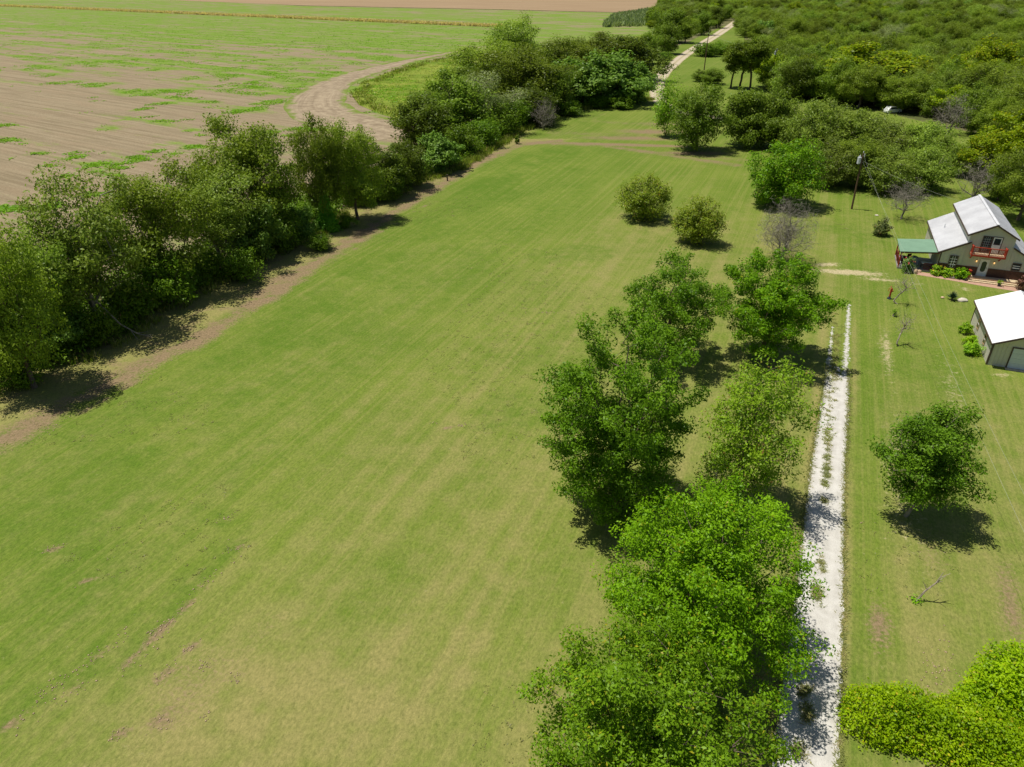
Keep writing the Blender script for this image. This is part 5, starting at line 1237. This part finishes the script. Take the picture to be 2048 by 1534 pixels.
mb.box((-.02, -.06, 0), (.07, -.001, 2.42)); mb.box((-.07, -.02, 0), (-.032, .09, 2.42)); mb.box((-.395, -.75, 2.34), (-.342, 10.0, 2.48)); mb.box((-.06, 9.8, 0), (-.001, 9.9, 2.42))
mb.build("trim", TRIM, ga)
mb = MB(); mb.box((1.55, -.09, .0), (1.65, -.001, 2.15)); mb.box((4.55, -.09, 0), (4.65, -.001, 2.15)); mb.box((1.65, -.09, 2.05), (4.55, -.001, 2.15)); gd = mb.build("garage_door", TRIM, ga)
mb = MB()
for i in range(4): mb.box((1.65, -.05, .02+i*.508), (4.55, -.012, .02+i*.508+.5))
mb.build("door_panel", GRG, gd)
mb = MB(); mb.box((3.0, -.09, .3), (3.15, -.052, .34)); mb.build("handle", DARK, gd)
for v0, v1 in ((6.35, 7.25), (2.65, 3.4)):
    mb = MB(); fw = .08; w0, w1 = .72, 1.75
    mb.box((-.07, v0, w0), (-.032, v0+fw, w1)); mb.box((-.07, v1-fw, w0), (-.032, v1, w1)); mb.box((-.07, v0+fw, w0), (-.032, v1-fw, w0+fw)); mb.box((-.07, v0+fw, w1-fw), (-.032, v1-fw, w1)); f_ = mb.build("window", simple("tan_window_frame", (.50, .33, .18), .6), ga)
    mb = MB(); mb.box((-.045, v0+fw, w0+fw), (-.033, v1-fw, w1-fw)); mb.build("pane", GLASS, f_)
    mb = MB(); mb.box((-.06, v0+fw, (w0+w1)/2-.02), (-.046, v1-fw, (w0+w1)/2+.02)); mb.build("sash", WHITE, f_)
mb = MB(); mb.box((1.5, -.55, -.02), (4.7, -.1, .03)); mb.build("door_apron", simple("pale_concrete", (.50, .44, .35), .9), ga)
def atG(u, v, w=0):
    c, s = math.cos(YAW), math.sin(YAW); return (GX+c*u-s*v, GY+s*u+c*v, w)
leafy("shrub", 'clipped green shrub at the far corner of the garage side wall', 'shrub', atG(-.95, 6.9), .62, 1.2, 60, .13, LM['shrubl'], 71)
leafy("shrub", 'yellowish shrub in the middle of the three beside the garage', 'shrub', atG(-1.0, 3.9), .66, 1.15, 60, .13, LM['vine'], 72)
leafy("shrub", 'largest green shrub beside the front corner of the garage', 'shrub', atG(-1.0, 1.9), .85, 1.4, 62, .14, LM['shrubl'], 73)

# ================================================================ POLES AND WIRES
def pole(loc, H, lab, lean=(0, 0), trans=True, r=.15):
    t = thing("utility_pole", lab, 'utility pole', loc)
    mb = MB(); mb.tube([(0, 0, -.2), (lean[0], lean[1], H)], [r, r*.68], 10); mb.build("pole", POLE, t)
    mb = MB(); mb.tube([(lean[0], lean[1], H), (lean[0], lean[1], H+.12), (lean[0], lean[1], H+.14), (lean[0], lean[1], H+.3)], [.03, .03, .08, .05], 8); mb.build("insulator", PORC, t)
    if trans:
        tx, ty = lean[0]-.42, lean[1]-.05
        mb = MB(); mb.tube([(tx, ty, H-1.55), (tx, ty, H-1.5), (tx, ty, H-.62), (tx, ty, H-.55), (tx, ty, H-.5)], [.2, .26, .26, .27, .12], 14); tr = mb.build("transformer", GALV, t)
        mb = MB(); mb.tube([(tx, ty, H-.5), (tx, ty, H-.38), (tx+.02, ty, H-.2)], [.07, .09, .03], 8); mb.build("bushing", PORC, tr)
        mb = MB(); mb.bar((tx+.2, ty, H-.75), (lean[0], lean[1], H-.75), .06, .08); mb.bar((tx+.2, ty, H-1.3), (lean[0], lean[1], H-1.3), .06, .08); mb.build("bracket", GALV, tr)
        mb = MB(); mb.tube([(lean[0]+.28, lean[1], H-.55), (lean[0]+.28, lean[1], H-.05)], [.05, .05], 8); mb.bar((lean[0], lean[1], H-.3), (lean[0]+.28, lean[1], H-.3), .05); mb.build("fuse_cutout", PORC, t)
    return t
pole((53.3, 110.2, 0), 8.5, 'brown wooden utility pole with a grey transformer standing on the lawn behind the house', (-.25, 0))
pole((73.6, 295.7, 0), 12.5, 'thin dark pole without transformer beside the far gravel road', trans=False, r=.2)
pole((82.4, 244.0, 0), 11.5, 'grey weathered pole with a transformer at the woodland edge', (.3, 0))
def wire(lab, a, b, sag, r=.014):
    a = Vector(a); b = Vector(b); P = []
    for i in range(31):
        t = i/30; p = a+(b-a)*t; p.z -= sag*4*t*(1-t); P.append(p)
    mb = MB(); mb.tube(P, r, 5); return tag(mb.build("power_line", WIREM), lab, 'power line', 'overhead lines')
wire('overhead line from the utility pole passing nearer the drive', (53.1, 110.2, 8.3), (12.9, -16, 7.6), 1.6, .006)
wire('overhead line from the utility pole passing nearer the garage', (53.25, 110.2, 7.3), (14.6, -16, 6.9), .9, .006)
wire('service line from the utility pole down to the back of the house', (53.2, 110.2, 7.4), atH(6.6, 13.0, 5.0), .5, .010)
wire('overhead line between the far pole and the weathered pole', (82.7, 244, 11.4), (73.6, 295.7, 12.6), 1.2, .02)
pole((13.7, -16, 0), 8.0, 'wooden pole behind the camera that carries the lawn lines', trans=False)

# ================================================================ SMALL THINGS
t = thing("marker_post", 'short dark post standing alone on the grass by the big-leaved shrub', 'post', (-11.5, 127.6, 0))
mb = MB(); mb.box((-.11, -.11, 0), (.11, .11, 1.05)); mb.box((-.14, -.14, 1.05), (.14, .14, 1.1)); mb.build("post", BARKD, t)
leafy("shrub", 'tiny dark conical shrub in the tree shadow at the lawn edge', 'shrub', (1.1, 159.5, 0), .55, 1.7, 40, .2, LM['slim'], 75, 2)
leafy("shrub", 'small upright grey-green shrub on the lawn left of the porch', 'shrub', (52.0, 97.2, 0), 1.05, 2.6, 52, .22, LM['sprig'], 76, 6)
# juniper
rng = np.random.RandomState(15); cl = []
for i in range(150):
    h = rng.rand()**1.2; cl.append(((1-h)*1.55*math.cos(i*2.4)*rng.uniform(.5, 1), (1-h)*1.55*math.sin(i*2.4)*rng.uniform(.5, 1), .25+h*3.6))
cl = np.array(cl); V, F = leafquads(rng, cl, 44, .30, .30, .10, np.array([0, 0, 1.]), .35, .8, .8, 1.2)
t = thing("juniper", 'bright green pointed young juniper at the edge of the hedgerow', 'tree', (-26.4, 99.4, 0)); t.scale = (1.1, 1.1, 1.2)
mobj("crown", mesh_np("crown", V, F, LM['juniper']), t); mb = MB(); mb.tube([(0, 0, -.1), (0, 0, 3.6)], [.09, .02], 7); mb.build("trunk", BARK, t)
# grey snag and broken limb
t = thing("dead_snag", 'tall bare grey tree trunk with broken side limbs standing in the hedgerow', 'dead tree', (-33.6, 101.5, 0))
mb = MB(); mb.tube([(0, 0, -.2), (-.15, 0, 3), (.05, .1, 6.5), (.25, .1, 9.5), (.7, 0, 12.2), (1.3, 0, 13.6)], [.26, .22, .18, .14, .09, .03], 8)
for a, b, c in (((.25, .1, 9.4), (1.4, 0, 10.6), (2.6, 0, 10.4)), ((.05, .1, 6.5), (1.2, -.1, 8.0), (2.0, 0, 8.2)), ((.5, 0, 11.5), (.3, 0, 12.6), (.5, 0, 13.4)), ((-.1, 0, 4.0), (-1.2, 0, 6.2), (-1.8, .2, 8.0))): mb.tube([a, b, c], [.09, .06, .02], 6)
mb.build("trunk", BARKP, t)
t = thing("fallen_branch", 'long broken grey branch hanging from the broad hedgerow tree down to the grass', 'branch', (-43.6, 65.6, 0))
mb = MB(); mb.tube([(0, 0, 5.2), (.7, -.1, 5.3), (1.7, -.3, 4.5), (2.9, -.5, 3.0), (4.2, -.8, 1.5), (5.8, -1.1, .6), (7.4, -1.3, .25)], [.13, .13, .11, .10, .08, .06, .02], 7)
for a, b in (((2.9, -.5, 3), (3.0, -.6, 1.6)), ((4.2, -.8, 1.5), (4.6, -.2, .7)), ((5.8, -1.1, .6), (6.6, -.5, .5)), ((5.2, -1, .9), (6.2, -1.9, .2)), ((6.4, -1.2, .45), (7.2, -.6, .2))): mb.tube([a, b], [.04, .015], 5)
mb.build("limb", BARKP, t)

# parked white vehicle under the maple
car = thing("parked_car", 'white car with dark windows half hidden under the yellow-green maple', 'car', (100.8, 199.0, -.05), .35)
def body_prof(s):
    return s
mb = MB()
for y0, y1, k in ((-.9, -.8, .96), (-.8, .8, 1), (.8, .9, .96)):
    pf = [(-2.35, .35), (2.35, .35), (2.4, .7), (2.2, .98), (1.05, 1.08), (-2.2, 1.1), (-2.4, .8)]
    mb.prism([(x*k, .35+(z-.35)*k) for x, z in pf], y0, y1-.001)
mb.prism([(1.1, 1.07), (.45, 1.66), (-1.5, 1.72), (-2.15, 1.08)], -.76, .76)
mb.build("body", WHITE, car)
mb = MB(); mb.prism([(1.13, 1.09), (.50, 1.65), (.46, 1.62), (1.0, 1.09)], -.68, .68)
for s in (-1, 1):
    mb.prism([(.85, 1.13), (.38, 1.58), (-1.45, 1.62), (-1.9, 1.13)], s*.765-.004, s*.765+.004)
mb.build("windows", GLASS, car)
for x in (-1.45, 1.45):
    for s in (-1, 1):
        mb = MB(); mb.tube([(x, s*.72, .36), (x, s*.93, .36)], .36, 16); w_ = mb.build("wheel", DARK, car)
        mb = MB(); mb.tube([(x, s*.931, .36), (x, s*.945, .36)], .2, 12); mb.build("rim", GALV, w_)
for s in (-.65, .65):
    mb = MB(); mb.box((2.28, s-.16, .72), (2.39, s+.16, .86)); mb.build("headlight", GRG, car)
# far pale building
fb = thing("barn", 'tiny pale building far away above the woods at the top edge', 'building', (590, 990, 0), -.2)
mb = MB(); mb.prism([(0, 0), (14, 0), (14, 8), (7, 11), (0, 8)], 0, 24); mb.build("wall", WHITE, fb)
roof("roof", ROOFM, fb, (-.6, -.5, 7.9), (7, -.5, 11.2), (7, 24.5, 11.2), (-.6, 24.5, 7.9), .1, 2); roof("roof", ROOFM, fb, (14.6, 24.5, 7.9), (7.01, 24.5, 11.2), (7.01, -.5, 11.2), (14.6, -.5, 7.9), .1, 2)
mb = MB(); mb.box((4.5, -.1, 0), (9.5, -.005, 5)); mb.build("door", TRIM, fb)
